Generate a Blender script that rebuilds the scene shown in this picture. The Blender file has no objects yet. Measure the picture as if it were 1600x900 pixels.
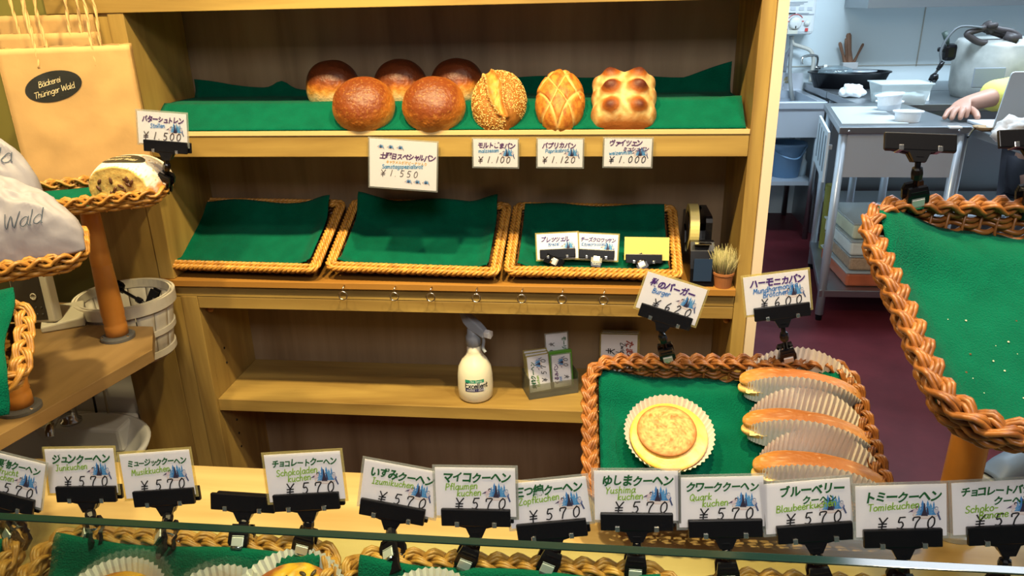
import bpy, bmesh, math, random
import numpy as np
from mathutils import Matrix, Vector, Euler, noise as mnoise
random.seed(7)
SC = bpy.context.scene
COL = SC.collection
# ------------------------------------------------------------------ camera
F_PX, PITCH, YAW, ROLL, CAM_H = 1167.0, math.radians(20.95), math.radians(6.4), math.radians(-1.3), 1.45
CP = Vector((0, 0, CAM_H))
FW = Vector((-math.sin(YAW)*math.cos(PITCH), math.cos(YAW)*math.cos(PITCH), -math.sin(PITCH)))
_r = Vector((math.cos(YAW), math.sin(YAW), 0)); _u = _r.cross(FW)
RT = math.cos(ROLL)*_r + math.sin(ROLL)*_u
UP = -math.sin(ROLL)*_r + math.cos(ROLL)*_u
cam_d = bpy.data.cameras.new('camera'); cam = bpy.data.objects.new('camera', cam_d); COL.objects.link(cam)
cam_d.sensor_width = 36; cam_d.lens = F_PX/1600*36; cam_d.clip_start = .05; cam_d.clip_end = 50
_m = Matrix((RT, UP, -FW)).transposed().to_4x4(); _m.translation = CP; cam.matrix_world = _m
SC.camera = cam
# ------------------------------------------------------------------ light, world, exposure
SC.view_settings.view_transform = 'Standard'; SC.view_settings.look = 'None'
SC.view_settings.exposure = 0.0; SC.view_settings.gamma = 1; SC.view_settings.use_curve_mapping = False
W = bpy.data.worlds.new('World'); SC.world = W; W.use_nodes = True
W.node_tree.nodes['Background'].inputs[0].default_value = (.85, .82, .80, 1)
W.node_tree.nodes['Background'].inputs[1].default_value = .13
def area(name, loc, target, size, power, color, spread=180, sy=None):
    l = bpy.data.lights.new(name, 'AREA'); l.energy = power; l.color = color; l.size = size
    if sy: l.shape = 'RECTANGLE'; l.size_y = sy
    l.spread = math.radians(spread)
    o = bpy.data.objects.new(name, l); COL.objects.link(o); o.location = loc
    o.rotation_euler = (Vector(target)-Vector(loc)).to_track_quat('-Z', 'Y').to_euler()
    return o
WARM = (1, .80, .40)
for i, (x, p) in enumerate(((-1.05, 10), (-.45, 15.5), (.12, 15.5))):
    area('ceiling_spot', (x, .80, 2.45), (x, 1.42, 1.0),   .07, p, WARM, 125)
area('counter_spot', (.75, .55, 2.45), (.45, .9, .85), .09, 8, (1, .85, .62), 120)
area('customer_lamp', (.1, -.75, 2.45), (.1, .9, .9), .5, 15, (1, .94, .88), 150)
area('kitchen_lamp', (1.7, 3.6, 2.45), (1.7, 3.9, .9), 1.2, 72, (.66, .84, 1), 180, .25)
area('kitchen_lamp', (3.0, 4.3, 2.45), (2.8, 4.3, .9), 1.0, 40, (.66, .84, 1), 180, .25)
area('aisle_lamp', (1.15, 2.0, 2.45), (1.15, 2.0, 0), .6, 6, (.85, .9, 1), 180, .2)

# ------------------------------------------------------------------ helpers
def ray(px, py): return RT*((px-800)/F_PX) + UP*((450-py)/F_PX) + FW
def oy(px, py, Y): d = ray(px, py); return CP + d*(Y/d.y)          # the point of the plane y = Y
def oz(px, py, Z): d = ray(px, py); return CP + d*((Z-CAM_H)/d.z)  # the point of the plane z = Z
def ox(px, py, X): d = ray(px, py); return CP + d*(X/d.x)
def dep(px, py, D): return CP + ray(px, py)*D                       # the point at depth D
def V(*a): return Vector(a)
def wloc(o):
    v = Vector((0, 0, 0))
    while o: v += o.location; o = o.parent
    return v
def thing(name, label, cat, loc, group=None):
    o = bpy.data.objects.new(name, None); COL.objects.link(o); o.location = loc; o.empty_display_size = .02
    return tag(o, label, cat, group)
def tag(o, label, cat, group=None, kind=None):
    o['label'] = label; o['category'] = cat
    if group: o['group'] = group
    if kind: o['kind'] = kind
    return o
def struct(o): o['kind'] = 'structure'; return o
def frame(origin, ex, ey):
    ex = Vector(ex).normalized(); ez = ex.cross(Vector(ey)).normalized(); ey = ez.cross(ex)
    m = Matrix((ex, ey, ez)).transposed().to_4x4(); m.translation = Vector(origin); return m
def catmull(pts, n=6, closed=False):
    P = [Vector(p) for p in pts]; out = []; N = len(P)
    rng = range(N) if closed else range(N-1)
    for i in rng:
        if closed: a, b, c, d = P[i-1], P[i], P[(i+1) % N], P[(i+2) % N]
        else: a, b, c, d = P[max(i-1, 0)], P[i], P[i+1], P[min(i+2, N-1)]
        for k in range(n):
            t = k/n
            out.append(.5*((2*b)+(c-a)*t+(2*a-5*b+4*c-d)*t*t+(3*b-a-3*c+d)*t**3))
    if not closed: out.append(P[-1])
    return out
class MB:
    """collects vertices and faces in world coordinates and links them as one mesh object"""
    def __init__(s): s.v = []; s.f = []; s.mi = []; s.c = []; s.sm = []; s.vc = {}
    def add(s, vs, fs, M=None, mi=0, col=None, sm=False):
        o = len(s.v)
        s.v += [(M @ Vector(v)) if M else Vector(v) for v in vs]
        for f in fs: s.f.append([o+i for i in f]); s.mi.append(mi); s.c.append(col); s.sm.append(sm)
        return s
    def box(s, a, b, M=None, mi=0, bev=0, col=None):
        bm = bmesh.new(); bmesh.ops.create_cube(bm, size=1)
        a = Vector(a); b = Vector(b)
        for v in bm.verts: v.co = Vector([(a[i]+b[i])/2 + v.co[i]*(b[i]-a[i]) for i in range(3)])
        if bev: bmesh.ops.bevel(bm, geom=bm.edges[:], offset=bev, segments=2, affect='EDGES', profile=.5)
        return s.bm(bm, M, mi, col, False)
    def bm(s, bm, M=None, mi=0, col=None, sm=False):
        bm.verts.index_update()
        s.add([v.co.copy() for v in bm.verts], [[v.index for v in f.verts] for f in bm.faces], M, mi, col, sm); bm.free(); return s
    def tube(s, pts, r, n=6, closed=False, M=None, mi=0, cap=True, col=None):
        P = [Vector(p) for p in pts]; N = len(P); vs = []; fs = []
        if N < 2: return s
        up = None
        for i, p in enumerate(P):
            t = (P[(i+1) % N]-P[i-1]) if closed else (P[min(i+1, N-1)]-P[max(i-1, 0)])
            t = t.normalized() if t.length > 1e-9 else Vector((0, 0, 1))
            if up is None: up = Vector((0, 0, 1)) if abs(t.z) < .9 else Vector((1, 0, 0))
            b = t.cross(up)
            if b.length < 1e-6: b = t.orthogonal()
            b.normalize(); up = b.cross(t).normalized()
            rr = r[i] if hasattr(r, '__len__') else r
            for k in range(n):
                a = 2*math.pi*k/n; vs.append(p + b*(math.cos(a)*rr) + up*(math.sin(a)*rr))
        for i in range(N if closed else N-1):
            j = (i+1) % N
            for k in range(n): fs.append([i*n+k, i*n+(k+1) % n, j*n+(k+1) % n, j*n+k])
        if cap and not closed: fs += [list(range(n))[::-1], [(N-1)*n+k for k in range(n)]]
        return s.add(vs, fs, M, mi, col, True)
    def lathe(s, prof, n=32, M=None, mi=0, fr=None, col=None, sm=True, ends=True):
        """prof: list of (radius, z); fr(angle, i) scales the radius"""
        vs = []; fs = []; m = len(prof)
        for i, (r, z) in enumerate(prof):
            for k in range(n):
                a = 2*math.pi*k/n; q = r*(fr(a, i) if fr else 1); vs.append((q*math.cos(a), q*math.sin(a), z))
        for i in range(m-1):
            for k in range(n): fs.append([i*n+k, i*n+(k+1) % n, (i+1)*n+(k+1) % n, (i+1)*n+k])
        if ends and prof[0][0] > 1e-6: fs.append(list(range(n))[::-1])
        if ends and prof[-1][0] > 1e-6: fs.append([(m-1)*n+k for k in range(n)])
        return s.add(vs, fs, M, mi, col, sm)
    def grid(s, fn, nu, nv, M=None, mi=0, sm=True, colf=None, thick=0):
        """fn(u, v) -> point for u, v in 0..1; thick extrudes along -normal"""
        P = [[Vector(fn(i/nu, j/nv)) for j in range(nv+1)] for i in range(nu+1)]
        o = len(s.v); W_ = nv+1
        flat = [p for r in P for p in r]
        fs = [[i*W_+j, (i+1)*W_+j, (i+1)*W_+j+1, i*W_+j+1] for i in range(nu) for j in range(nv)]
        if thick:
            low = []
            for i in range(nu+1):
                for j in range(nv+1):
                    a = P[min(i+1, nu)][j]-P[max(i-1, 0)][j]; b = P[i][min(j+1, nv)]-P[i][max(j-1, 0)]
                    nn = a.cross(b); nn = nn.normalized() if nn.length > 1e-12 else Vector((0, 0, 1))
                    low.append(P[i][j]-nn*thick)
            K = len(flat); flat = flat+low
            fs += [[K+q for q in f[::-1]] for f in fs]
            B = [i*W_ for i in range(nu+1)] + [nu*W_+j for j in range(1, W_)] + [i*W_+nv for i in range(nu-1, -1, -1)] + [j for j in range(nv-1, 0, -1)]
            for q in range(len(B)):
                a, b = B[q], B[(q+1) % len(B)]; fs.append([b, a, K+a, K+b])
        s.add(flat, fs, M, mi, None, sm)
        if colf:
            for i in range(nu+1):
                for j in range(nv+1):
                    c = colf(i/nu, j/nv); s.vc[o+i*W_+j] = c
                    if thick: s.vc[o+K+i*W_+j] = c
        return s
    def prism(s, poly, z0, z1, M=None, mi=0, col=None):
        n = len(poly)
        vs = [(x, y, z0) for x, y in poly]+[(x, y, z1) for x, y in poly]
        fs = [list(range(n))[::-1], [n+i for i in range(n)]]+[[i, (i+1) % n, n+(i+1) % n, n+i] for i in range(n)]
        return s.add(vs, fs, M, mi, col)
    def build(s, name, mat, parent=None, loc=None, smooth=None, bev=0):
        base = wloc(parent) if parent else Vector((0, 0, 0))
        if loc is not None: off = Vector(loc)
        else: off = base.copy()
        me = bpy.data.meshes.new(name)
        me.from_pydata([tuple(v-off) for v in s.v], [], s.f)
        for m in (mat if isinstance(mat, (list, tuple)) else [mat]): me.materials.append(m)
        n = len(me.polygons)
        if n == len(s.f):
            me.polygons.foreach_set('material_index', s.mi)
            me.polygons.foreach_set('use_smooth', [bool(x) if smooth is None else smooth for x in s.sm])
        if s.vc or any(c is not None for c in s.c):
            ca = me.color_attributes.new('Col', 'FLOAT_COLOR', 'CORNER')
            for p in me.polygons:
                fc = s.c[p.index]
                for li, vi in zip(p.loop_indices, p.vertices):
                    c = s.vc.get(vi, fc)
                    if c is not None: ca.data[li].color = (c[0], c[1], c[2], 1)
        me.update()
        o = bpy.data.objects.new(name, me); COL.objects.link(o)
        if parent: o.parent = parent; o.location = off-base
        else: o.location = off
        if bev:
            b = o.modifiers.new('bevel', 'BEVEL'); b.width = bev; b.segments = 2; b.limit_method = 'ANGLE'
        return o
def lin(r, g, b):
    f = lambda c: (c/255/12.92) if c/255 <= .04045 else ((c/255+.055)/1.055)**2.4
    return (f(r), f(g), f(b))
# ------------------------------------------------------------------ materials
def newmat(name):
    m = bpy.data.materials.new(name); m.use_nodes = True; nt = m.node_tree
    return m, nt, nt.nodes['Principled BSDF']
def plain(name, col, rough=.5, metal=0, bump=0, bscale=80, var=0, vscale=20, spec=.5, trans=0, ior=1.45, sheen=0, sss=0, coat=0):
    m, nt, b = newmat(name); N, L = nt.nodes, nt.links
    b.inputs['Base Color'].default_value = (*col, 1); b.inputs['Roughness'].default_value = rough
    b.inputs['Metallic'].default_value = metal; b.inputs['Specular IOR Level'].default_value = spec
    b.inputs['Transmission Weight'].default_value = trans; b.inputs['IOR'].default_value = ior
    if sheen: b.inputs['Sheen Weight'].default_value = sheen
    if coat: b.inputs['Coat Weight'].default_value = coat
    if sss: b.inputs['Subsurface Weight'].default_value = sss; b.inputs['Subsurface Radius'].default_value = (.01, .006, .004); b.inputs['Subsurface Scale'].default_value = .6
    tc = N.new('ShaderNodeTexCoord')
    if var:
        no = N.new('ShaderNodeTexNoise'); no.inputs['Scale'].default_value = vscale; no.inputs['Detail'].default_value = 5
        L.new(tc.outputs['Object'], no.inputs['Vector'])
        r = N.new('ShaderNodeValToRGB'); r.color_ramp.elements[0].position = .3; r.color_ramp.elements[1].position = .7
        r.color_ramp.elements[0].color = (*[c*(1-var) for c in col], 1); r.color_ramp.elements[1].color = (*[min(1, c*(1+var)) for c in col], 1)
        L.new(no.outputs['Fac'], r.inputs['Fac']); L.new(r.outputs['Color'], b.inputs['Base Color'])
    if bump:
        no = N.new('ShaderNodeTexNoise'); no.inputs['Scale'].default_value = bscale; no.inputs['Detail'].default_value = 4
        L.new(tc.outputs['Object'], no.inputs['Vector'])
        bu = N.new('ShaderNodeBump'); bu.inputs['Strength'].default_value = bump; bu.inputs['Distance'].default_value = .01
        L.new(no.outputs['Fac'], bu.inputs['Height']); L.new(bu.outputs['Normal'], b.inputs['Normal'])
    return m
def wood(name, dark, light, axis='x', scale=1.0, rough=.45, knots=True):
    m, nt, b = newmat(name); N, L = nt.nodes, nt.links
    tc = N.new('ShaderNodeTexCoord'); mp = N.new('ShaderNodeMapping')
    st = {'x': (.9, 9, 9), 'y': (9, .9, 9), 'z': (9, 9, .9)}[axis]
    mp.inputs['Scale'].default_value = [v*scale for v in st]
    L.new(tc.outputs['Object'], mp.inputs['Vector'])
    n1 = N.new('ShaderNodeTexNoise'); n1.inputs['Scale'].default_value = 1.5; n1.inputs['Detail'].default_value = 8; n1.inputs['Roughness'].default_value = .6; n1.inputs['Distortion'].default_value = .6
    L.new(mp.outputs['Vector'], n1.inputs['Vector'])
    mp2 = N.new('ShaderNodeMapping'); st2 = {'x': (.35, 3.5, 3.5), 'y': (3.5, .35, 3.5), 'z': (3.5, 3.5, .35)}[axis]
    mp2.inputs['Scale'].default_value = [v*scale for v in st2]; L.new(tc.outputs['Object'], mp2.inputs['Vector'])
    n2 = N.new('ShaderNodeTexNoise'); n2.inputs['Scale'].default_value = 2.2; n2.inputs['Detail'].default_value = 3; n2.inputs['Distortion'].default_value = 1.2
    L.new(mp2.outputs['Vector'], n2.inputs['Vector'])
    mx = N.new('ShaderNodeMath'); mx.operation = 'MULTIPLY_ADD'; mx.inputs[1].default_value = .45
    ml = N.new('ShaderNodeMath'); ml.operation = 'MULTIPLY'; ml.inputs[1].default_value = .55
    L.new(n2.outputs['Fac'], ml.inputs[0]); L.new(n1.outputs['Fac'], mx.inputs[0]); L.new(ml.outputs[0], mx.inputs[2])
    r = N.new('ShaderNodeValToRGB'); e = r.color_ramp.elements
    e[0].position = .36; e[0].color = (*dark, 1); e[1].position = .60; e[1].color = (*light, 1)
    L.new(mx.outputs[0], r.inputs['Fac']); L.new(r.outputs['Color'], b.inputs['Base Color'])
    b.inputs['Roughness'].default_value = rough
    bu = N.new('ShaderNodeBump'); bu.inputs['Strength'].default_value = .08; bu.inputs['Distance'].default_value = .003
    L.new(n1.outputs['Fac'], bu.inputs['Height']); L.new(bu.outputs['Normal'], b.inputs['Normal'])
    return m
def vcol(name, rough=.6, bump=0, bscale=150, spec=.4, sss=0, dist=.004, coat=0):
    m, nt, b = newmat(name); N, L = nt.nodes, nt.links
    a = N.new('ShaderNodeVertexColor'); a.layer_name = 'Col'; L.new(a.outputs['Color'], b.inputs['Base Color'])
    b.inputs['Roughness'].default_value = rough; b.inputs['Specular IOR Level'].default_value = spec
    if coat: b.inputs['Coat Weight'].default_value = coat; b.inputs['Coat Roughness'].default_value = .3
    if sss: b.inputs['Subsurface Weight'].default_value = sss; b.inputs['Subsurface Scale'].default_value = .004
    if bump:
        tc = N.new('ShaderNodeTexCoord'); no = N.new('ShaderNodeTexNoise'); no.inputs['Scale'].default_value = bscale; no.inputs['Detail'].default_value = 5
        L.new(tc.outputs['Object'], no.inputs['Vector'])
        bu = N.new('ShaderNodeBump'); bu.inputs['Strength'].default_value = bump; bu.inputs['Distance'].default_value = dist
        L.new(no.outputs['Fac'], bu.inputs['Height']); L.new(bu.outputs['Normal'], b.inputs['Normal'])
    return m
def clear(name, tint, refl=.08, rough=.02, opac=0.0, ocol=(1, 1, 1)):
    """thin clear sheet: tinted transparency with a fresnel-weighted gloss and an optional milky share"""
    m = bpy.data.materials.new(name); m.use_nodes = True; nt = m.node_tree; N, L = nt.nodes, nt.links
    N.remove(N['Principled BSDF']); out = N['Material Output']
    t = N.new('ShaderNodeBsdfTransparent'); t.inputs['Color'].default_value = (*tint, 1)
    g = N.new('ShaderNodeBsdfGlossy'); g.inputs['Roughness'].default_value = rough
    fr = N.new('ShaderNodeLayerWeight'); fr.inputs['Blend'].default_value = .25
    mu = N.new('ShaderNodeMath'); mu.operation = 'MULTIPLY_ADD'; mu.inputs[1].default_value = .5; mu.inputs[2].default_value = refl*.3
    L.new(fr.outputs['Fresnel'], mu.inputs[0])
    mix = N.new('ShaderNodeMixShader'); L.new(mu.outputs[0], mix.inputs['Fac']); L.new(t.outputs[0], mix.inputs[1]); L.new(g.outputs[0], mix.inputs[2])
    last = mix
    if opac:
        d = N.new('ShaderNodeBsdfDiffuse'); d.inputs['Color'].default_value = (*ocol, 1)
        m2 = N.new('ShaderNodeMixShader'); m2.inputs['Fac'].default_value = opac
        L.new(mix.outputs[0], m2.inputs[1]); L.new(d.outputs[0], m2.inputs[2]); last = m2
    L.new(last.outputs[0], out.inputs['Surface'])
    return m
WOODX = wood('oak_board_x', (.17, .09, .022), (.44, .288, .078), 'x')
WOODY = wood('oak_board_y', (.17, .09, .022), (.44, .288, .078), 'y')
WOODZ = wood('oak_board_z', (.17, .09, .022), (.44, .288, .078), 'z')
BACKW = wood('oak_back_panel', (.15, .09, .045), (.30, .21, .125), 'z', .8)
PLY = wood('pale_pine', (.36, .23, .085), (.56, .40, .18), 'x', .8, .3)
EDGEW = wood('orange_edge_band', (.28, .12, .02), (.42, .20, .04), 'x', 1, .4)
LITEDGE = wood('lit_edge_band', (.62, .42, .18), (.72, .52, .26), 'x', 1, .4)
POSTW = plain('turned_beech', (.50, .20, .035), .38, var=.15, vscale=14)
FELT = plain('green_felt', (.001, .105, .058), .95, bump=.5, bscale=500, var=.12, vscale=30, spec=.04, sheen=.03)
def wicker(name, a, b_):
    m, nt, b = newmat(name); N, L = nt.nodes, nt.links
    tc = N.new('ShaderNodeTexCoord'); no = N.new('ShaderNodeTexNoise'); no.inputs['Scale'].default_value = 55; no.inputs['Detail'].default_value = 3
    L.new(tc.outputs['Object'], no.inputs['Vector'])
    r = N.new('ShaderNodeValToRGB'); r.color_ramp.elements[0].position = .3; r.color_ramp.elements[1].position = .7
    r.color_ramp.elements[0].color = (*a, 1); r.color_ramp.elements[1].color = (*b_, 1)
    L.new(no.outputs['Fac'], r.inputs['Fac']); L.new(r.outputs['Color'], b.inputs['Base Color'])
    b.inputs['Roughness'].default_value = .38
    return m
WICK = wicker('brown_wicker', (.17, .052, .010), (.38, .14, .028))
WICKL = wicker('honey_wicker', (.29, .12, .020), (.52, .26, .05))
WICKM = wicker('golden_wicker', (.40, .17, .025), (.68, .33, .06))
WICKD = wicker('dark_wicker', (.10, .035, .01), (.28, .11, .03))
BLACK = plain('black_plastic', (.004, .004, .006), .26, spec=.35)
BRUSHED = plain('brushed_spring_steel', (.72, .71, .69), .42, .55)
CHROME = plain('chrome', (.75, .74, .72), .16, 1)
STEEL = plain('stainless_steel', (.54, .59, .65), .32, .5, bump=.02, bscale=30)
STEELD = plain('dull_stainless', (.36, .38, .40), .38, 1)
PAPER = plain('white_card', (.88, .86, .90), .6)
PCREAM = plain('yellow_card_back', (.62, .50, .14), .5)
INK = vcol('ink', .6)
SLEEVE = clear('clear_sleeve', (.99, .99, .99), .06, .08)
SLEEVEY = clear('yellowed_sleeve', (.93, .86, .52), .12, .08, .25, (.85, .75, .35))
SLEEVEW = clear('milky_sleeve', (.90, .92, .90), .12, .08, .22, (.7, .72, .68))
PLEAT = plain('pleated_paper', (.82, .78, .70), .7)
GLASS = clear('showcase_glass', (.86, .95, .90), .05, .0)
WHITEP = plain('white_plastic', (.78, .79, .80), .35)
BREAD = vcol('bread_crust', .55, .25, 120, .35, dist=.006)
BREADG = vcol('glazed_bread_crust', .42, .5, 110, .4, dist=.005)
# ------------------------------------------------------------------ writing: a stroke alphabet for Latin and digits, glyph outlines for kana
G = {
'a': (.55, '.5,.5 .3,.6 .08,.42 .05,.15 .22,.0 .42,.15 .5,.55|.5,.6 .47,.2 .6,.0'),
'b': (.55, '.1,1 .08,.05|.08,.35 .3,.58 .52,.4 .48,.1 .25,.0 .08,.1'),
'c': (.5, '.48,.5 .3,.6 .08,.4 .08,.15 .28,.0 .5,.1'),
'd': (.58, '.5,.45 .3,.6 .08,.4 .08,.12 .28,.0 .48,.15|.5,1 .5,.2 .58,.0'),
'e': (.5, '.08,.32 .46,.36 .42,.55 .25,.6 .08,.4 .1,.1 .28,.0 .5,.12'),
'f': (.42, '.45,.92 .3,1 .2,.85 .18,.0|.02,.58 .4,.6'),
'g': (.55, '.48,.5 .28,.6 .07,.4 .1,.15 .3,.05 .48,.25 .5,.6|.5,.6 .48,-.2 .28,-.35 .08,-.25'),
'h': (.55, '.1,1 .07,.0|.07,.3 .25,.58 .42,.5 .45,.0'),
'i': (.22, '.1,.58 .1,.0|.1,.82 .12,.78'),
'j': (.3, '.2,.58 .18,-.2 .0,-.3|.2,.82 .22,.78'),
'k': (.52, '.1,1 .07,.0|.45,.58 .1,.25 .48,.0'),
'l': (.22, '.1,1 .08,.1 .16,.0'),
'm': (.8, '.06,.58 .06,.0|.06,.4 .22,.6 .36,.5 .36,.0|.36,.4 .52,.6 .68,.5 .7,.0'),
'n': (.55, '.07,.58 .07,.0|.07,.38 .27,.6 .44,.48 .46,.0'),
'o': (.54, '.28,.6 .06,.4 .1,.08 .3,.0 .5,.2 .46,.5 .28,.6'),
'p': (.55, '.1,.58 .06,-.35|.08,.38 .3,.6 .5,.42 .44,.1 .24,.0 .08,.12'),
'r': (.4, '.08,.58 .08,.0|.08,.35 .22,.58 .4,.55'),
's': (.45, '.42,.52 .24,.6 .1,.45 .36,.22 .3,.03 .05,.06'),
't': (.42, '.2,.9 .18,.12 .28,.0 .4,.06|.02,.6 .4,.62'),
'u': (.56, '.08,.58 .08,.12 .24,.0 .44,.2|.48,.58 .46,.1 .56,.0'),
'v': (.5, '.05,.58 .24,.0 .46,.58'), 'w': (.75, '.04,.58 .18,.0 .36,.5 .52,.0 .7,.58'),
'y': (.5, '.06,.58 .26,.1|.48,.58 .2,-.25 .06,-.32'),
'z': (.5, '.06,.56 .44,.58 .06,.02 .48,.02'),
'x': (.5, '.05,.58 .45,.0|.45,.58 .05,.0'),
'ß': (.55, '.1,.0 .1,.8 .28,1 .42,.82 .25,.55 .48,.3 .3,.0 .18,.05'),
'A': (.7, '.05,.0 .35,1 .65,.0|.15,.35 .55,.35'),
'B': (.62, '.1,1 .08,.0|.08,.98 .45,.95 .45,.65 .1,.53 .55,.42 .5,.05 .08,.0'),
'D': (.68, '.1,1 .08,.0|.08,1 .5,.85 .6,.45 .4,.08 .08,.0'),
'E': (.58, '.55,1 .1,1 .08,.0 .55,.0|.1,.5 .45,.52'),
'I': (.4, '.05,1 .38,1|.2,1 .2,.0|.02,.0 .38,.0'),
'J': (.55, '.1,1 .52,1|.36,1 .34,.15 .2,.0 .04,.1'),
'K': (.6, '.1,1 .08,.0|.55,.98 .1,.42 .58,.0'),
'L': (.52, '.1,1 .08,.0 .5,.02'),
'M': (.8, '.06,.0 .14,1 .38,.35 .64,1 .72,.0'),
'P': (.6, '.1,1 .08,.0|.08,.98 .48,.95 .52,.65 .3,.48 .08,.5'),
'Q': (.7, '.35,1 .08,.7 .1,.2 .35,.0 .62,.25 .6,.75 .35,1|.4,.25 .68,-.08'),
'S': (.58, '.52,.88 .3,1 .1,.8 .2,.58 .48,.4 .48,.12 .25,.0 .05,.12'),
'T': (.62, '.02,.98 .62,1|.32,1 .3,.0'),
'W': (.95, '.04,1 .22,.0 .46,.8 .66,.0 .92,1'),
'Y': (.6, '.04,1 .3,.5|.6,1 .28,.45 .24,.0'),
'Z': (.6, '.06,.98 .54,1 .06,.02 .58,.02'),
'-': (.45, '.06,.35 .4,.37'), '.': (.25, '.1,.04 .13,.0'), ',': (.25, '.12,.06 .08,-.08'),
'0': (.62, '.34,1 .08,.65 .1,.15 .3,.0 .56,.3 .55,.8 .34,1'),
'1': (.4, '.3,1 .12,.0'),
'2': (.6, '.08,.8 .3,1 .5,.78 .3,.4 .05,.02 .58,.08'),
'3': (.58, '.08,.9 .35,1 .48,.78 .22,.55 .5,.35 .38,.03 .05,.05'),
'5': (.62, '.2,.98 .12,.55 .38,.58 .52,.3 .35,.02 .06,.04|.2,.98 .62,1'),
'6': (.6, '.45,1 .15,.6 .08,.2 .28,.0 .52,.18 .42,.42 .12,.3'),
'7': (.62, '.06,.72 .1,.96 .6,.98 .36,.5 .26,.0'),
'8': (.58, '.48,.85 .28,1 .1,.82 .46,.3 .3,.0 .08,.2 .4,.65 .48,.88'),
'9': (.58, '.48,.75 .25,1 .08,.75 .25,.55 .48,.75 .42,.0'),
'¥': (.72, '.06,1 .34,.55|.66,1 .34,.52 .32,.0|.06,.5 .62,.52|.06,.28 .62,.3'),
' ': (.35, ''),
}
for a, b in (('ä', 'a'), ('ü', 'u'), ('ö', 'o')): G[a] = (G[b][0], G[b][1]+'|.16,.84 .17,.8|.38,.84 .39,.8')
def stroke_text(mb, s, x, y, h, w, col, M, z=0, slant=.12, jit=.02, sharp=False, track=.1, align='l', rise=0):
    """handwriting as flat ribbons: x, y baseline start, h cap height, w pen width (all in metres)"""
    tot = sum((G[c][0]+track)*h for c in s if c in G)
    if align == 'c': x -= tot/2
    x0 = x
    for ch in s:
        if ch not in G: continue
        adv, st = G[ch]; rnd = random.Random(ord(ch)+int(x*1e5))
        dy = rnd.uniform(-jit, jit)*h
        for pl in st.split('|'):
            if not pl: continue
            pts = [tuple(map(float, q.split(','))) for q in pl.split(' ')]
            P = []
            for (a, b) in pts: P.append(Vector((x+(a+b*slant)*h, y+b*h+dy+(x-x0)*rise, z)))
            if len(P) > 2 and not sharp: P = catmull(P, 4)
            ribbon(mb, P, w, col, M)
        x += (adv+track)*h
    return x
def ribbon(mb, P, w, col, M):
    L_, R_ = [], []
    n = len(P)
    for i, p in enumerate(P):
        t = P[min(i+1, n-1)]-P[max(i-1, 0)]
        t = t.normalized() if t.length > 1e-9 else Vector((1, 0, 0))
        q = Vector((-t.y, t.x, 0))*(w/2)
        e = t*(w*.35) if i == n-1 else (t*(-w*.35) if i == 0 else Vector((0, 0, 0)))
        L_.append(p+q+e); R_.append(p-q+e)
    mb.add(L_+R_, [[i+1, i, n+i, n+i+1] for i in range(n-1)], M, 0, col)
_gl = {}
def glyph(ch):
    if ch not in _gl:
        cu = bpy.data.curves.new('glyph', 'FONT'); cu.body = ch; cu.size = 1; cu.offset = .038; cu.resolution_u = 3
        o = bpy.data.objects.new('glyph', cu); COL.objects.link(o)
        me = bpy.data.meshes.new_from_object(o.evaluated_get(bpy.context.evaluated_depsgraph_get()))
        if len(me.vertices) > 190 and cu.offset > .03:
            cu.offset = .016; bpy.data.meshes.remove(me); me = bpy.data.meshes.new_from_object(o.evaluated_get(bpy.context.evaluated_depsgraph_get()))
        _gl[ch] = ([tuple(v.co) for v in me.vertices], [list(p.vertices) for p in me.polygons])
        bpy.data.objects.remove(o); bpy.data.meshes.remove(me); bpy.data.curves.remove(cu)
    return _gl[ch]
def kana(mb, s, x, y, pitch, size, col, M, z=0, wob=1.0, slant=.16, rise=0, squash=1.12):
    rnd = random.Random(len(s)*31+int(abs(x)*1e4))
    small = 'ュッョャァェィ'
    for k, ch in enumerate(s):
        if ch == ' ': x += pitch*.4; continue
        vs, fs = glyph(ch)
        a = rnd.uniform(-.09, .09)*wob; sc = size*rnd.uniform(.92, 1.06); dy = rnd.uniform(-.06, .06)*size*wob + k*pitch*rise
        ca, sa = math.cos(a), math.sin(a); out = []
        for (vx, vy, vz) in vs:
            px, py = vx-.5, vy-.38
            px, py = px*ca-py*sa, (px*sa+py*ca)*squash
            out.append((x+pitch/2+(px+py*slant)*sc, y+dy+py*sc, z))
        mb.add(out, fs, M, 0, col)
        x += pitch*(.8 if ch in small else 1)
    return x
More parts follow.
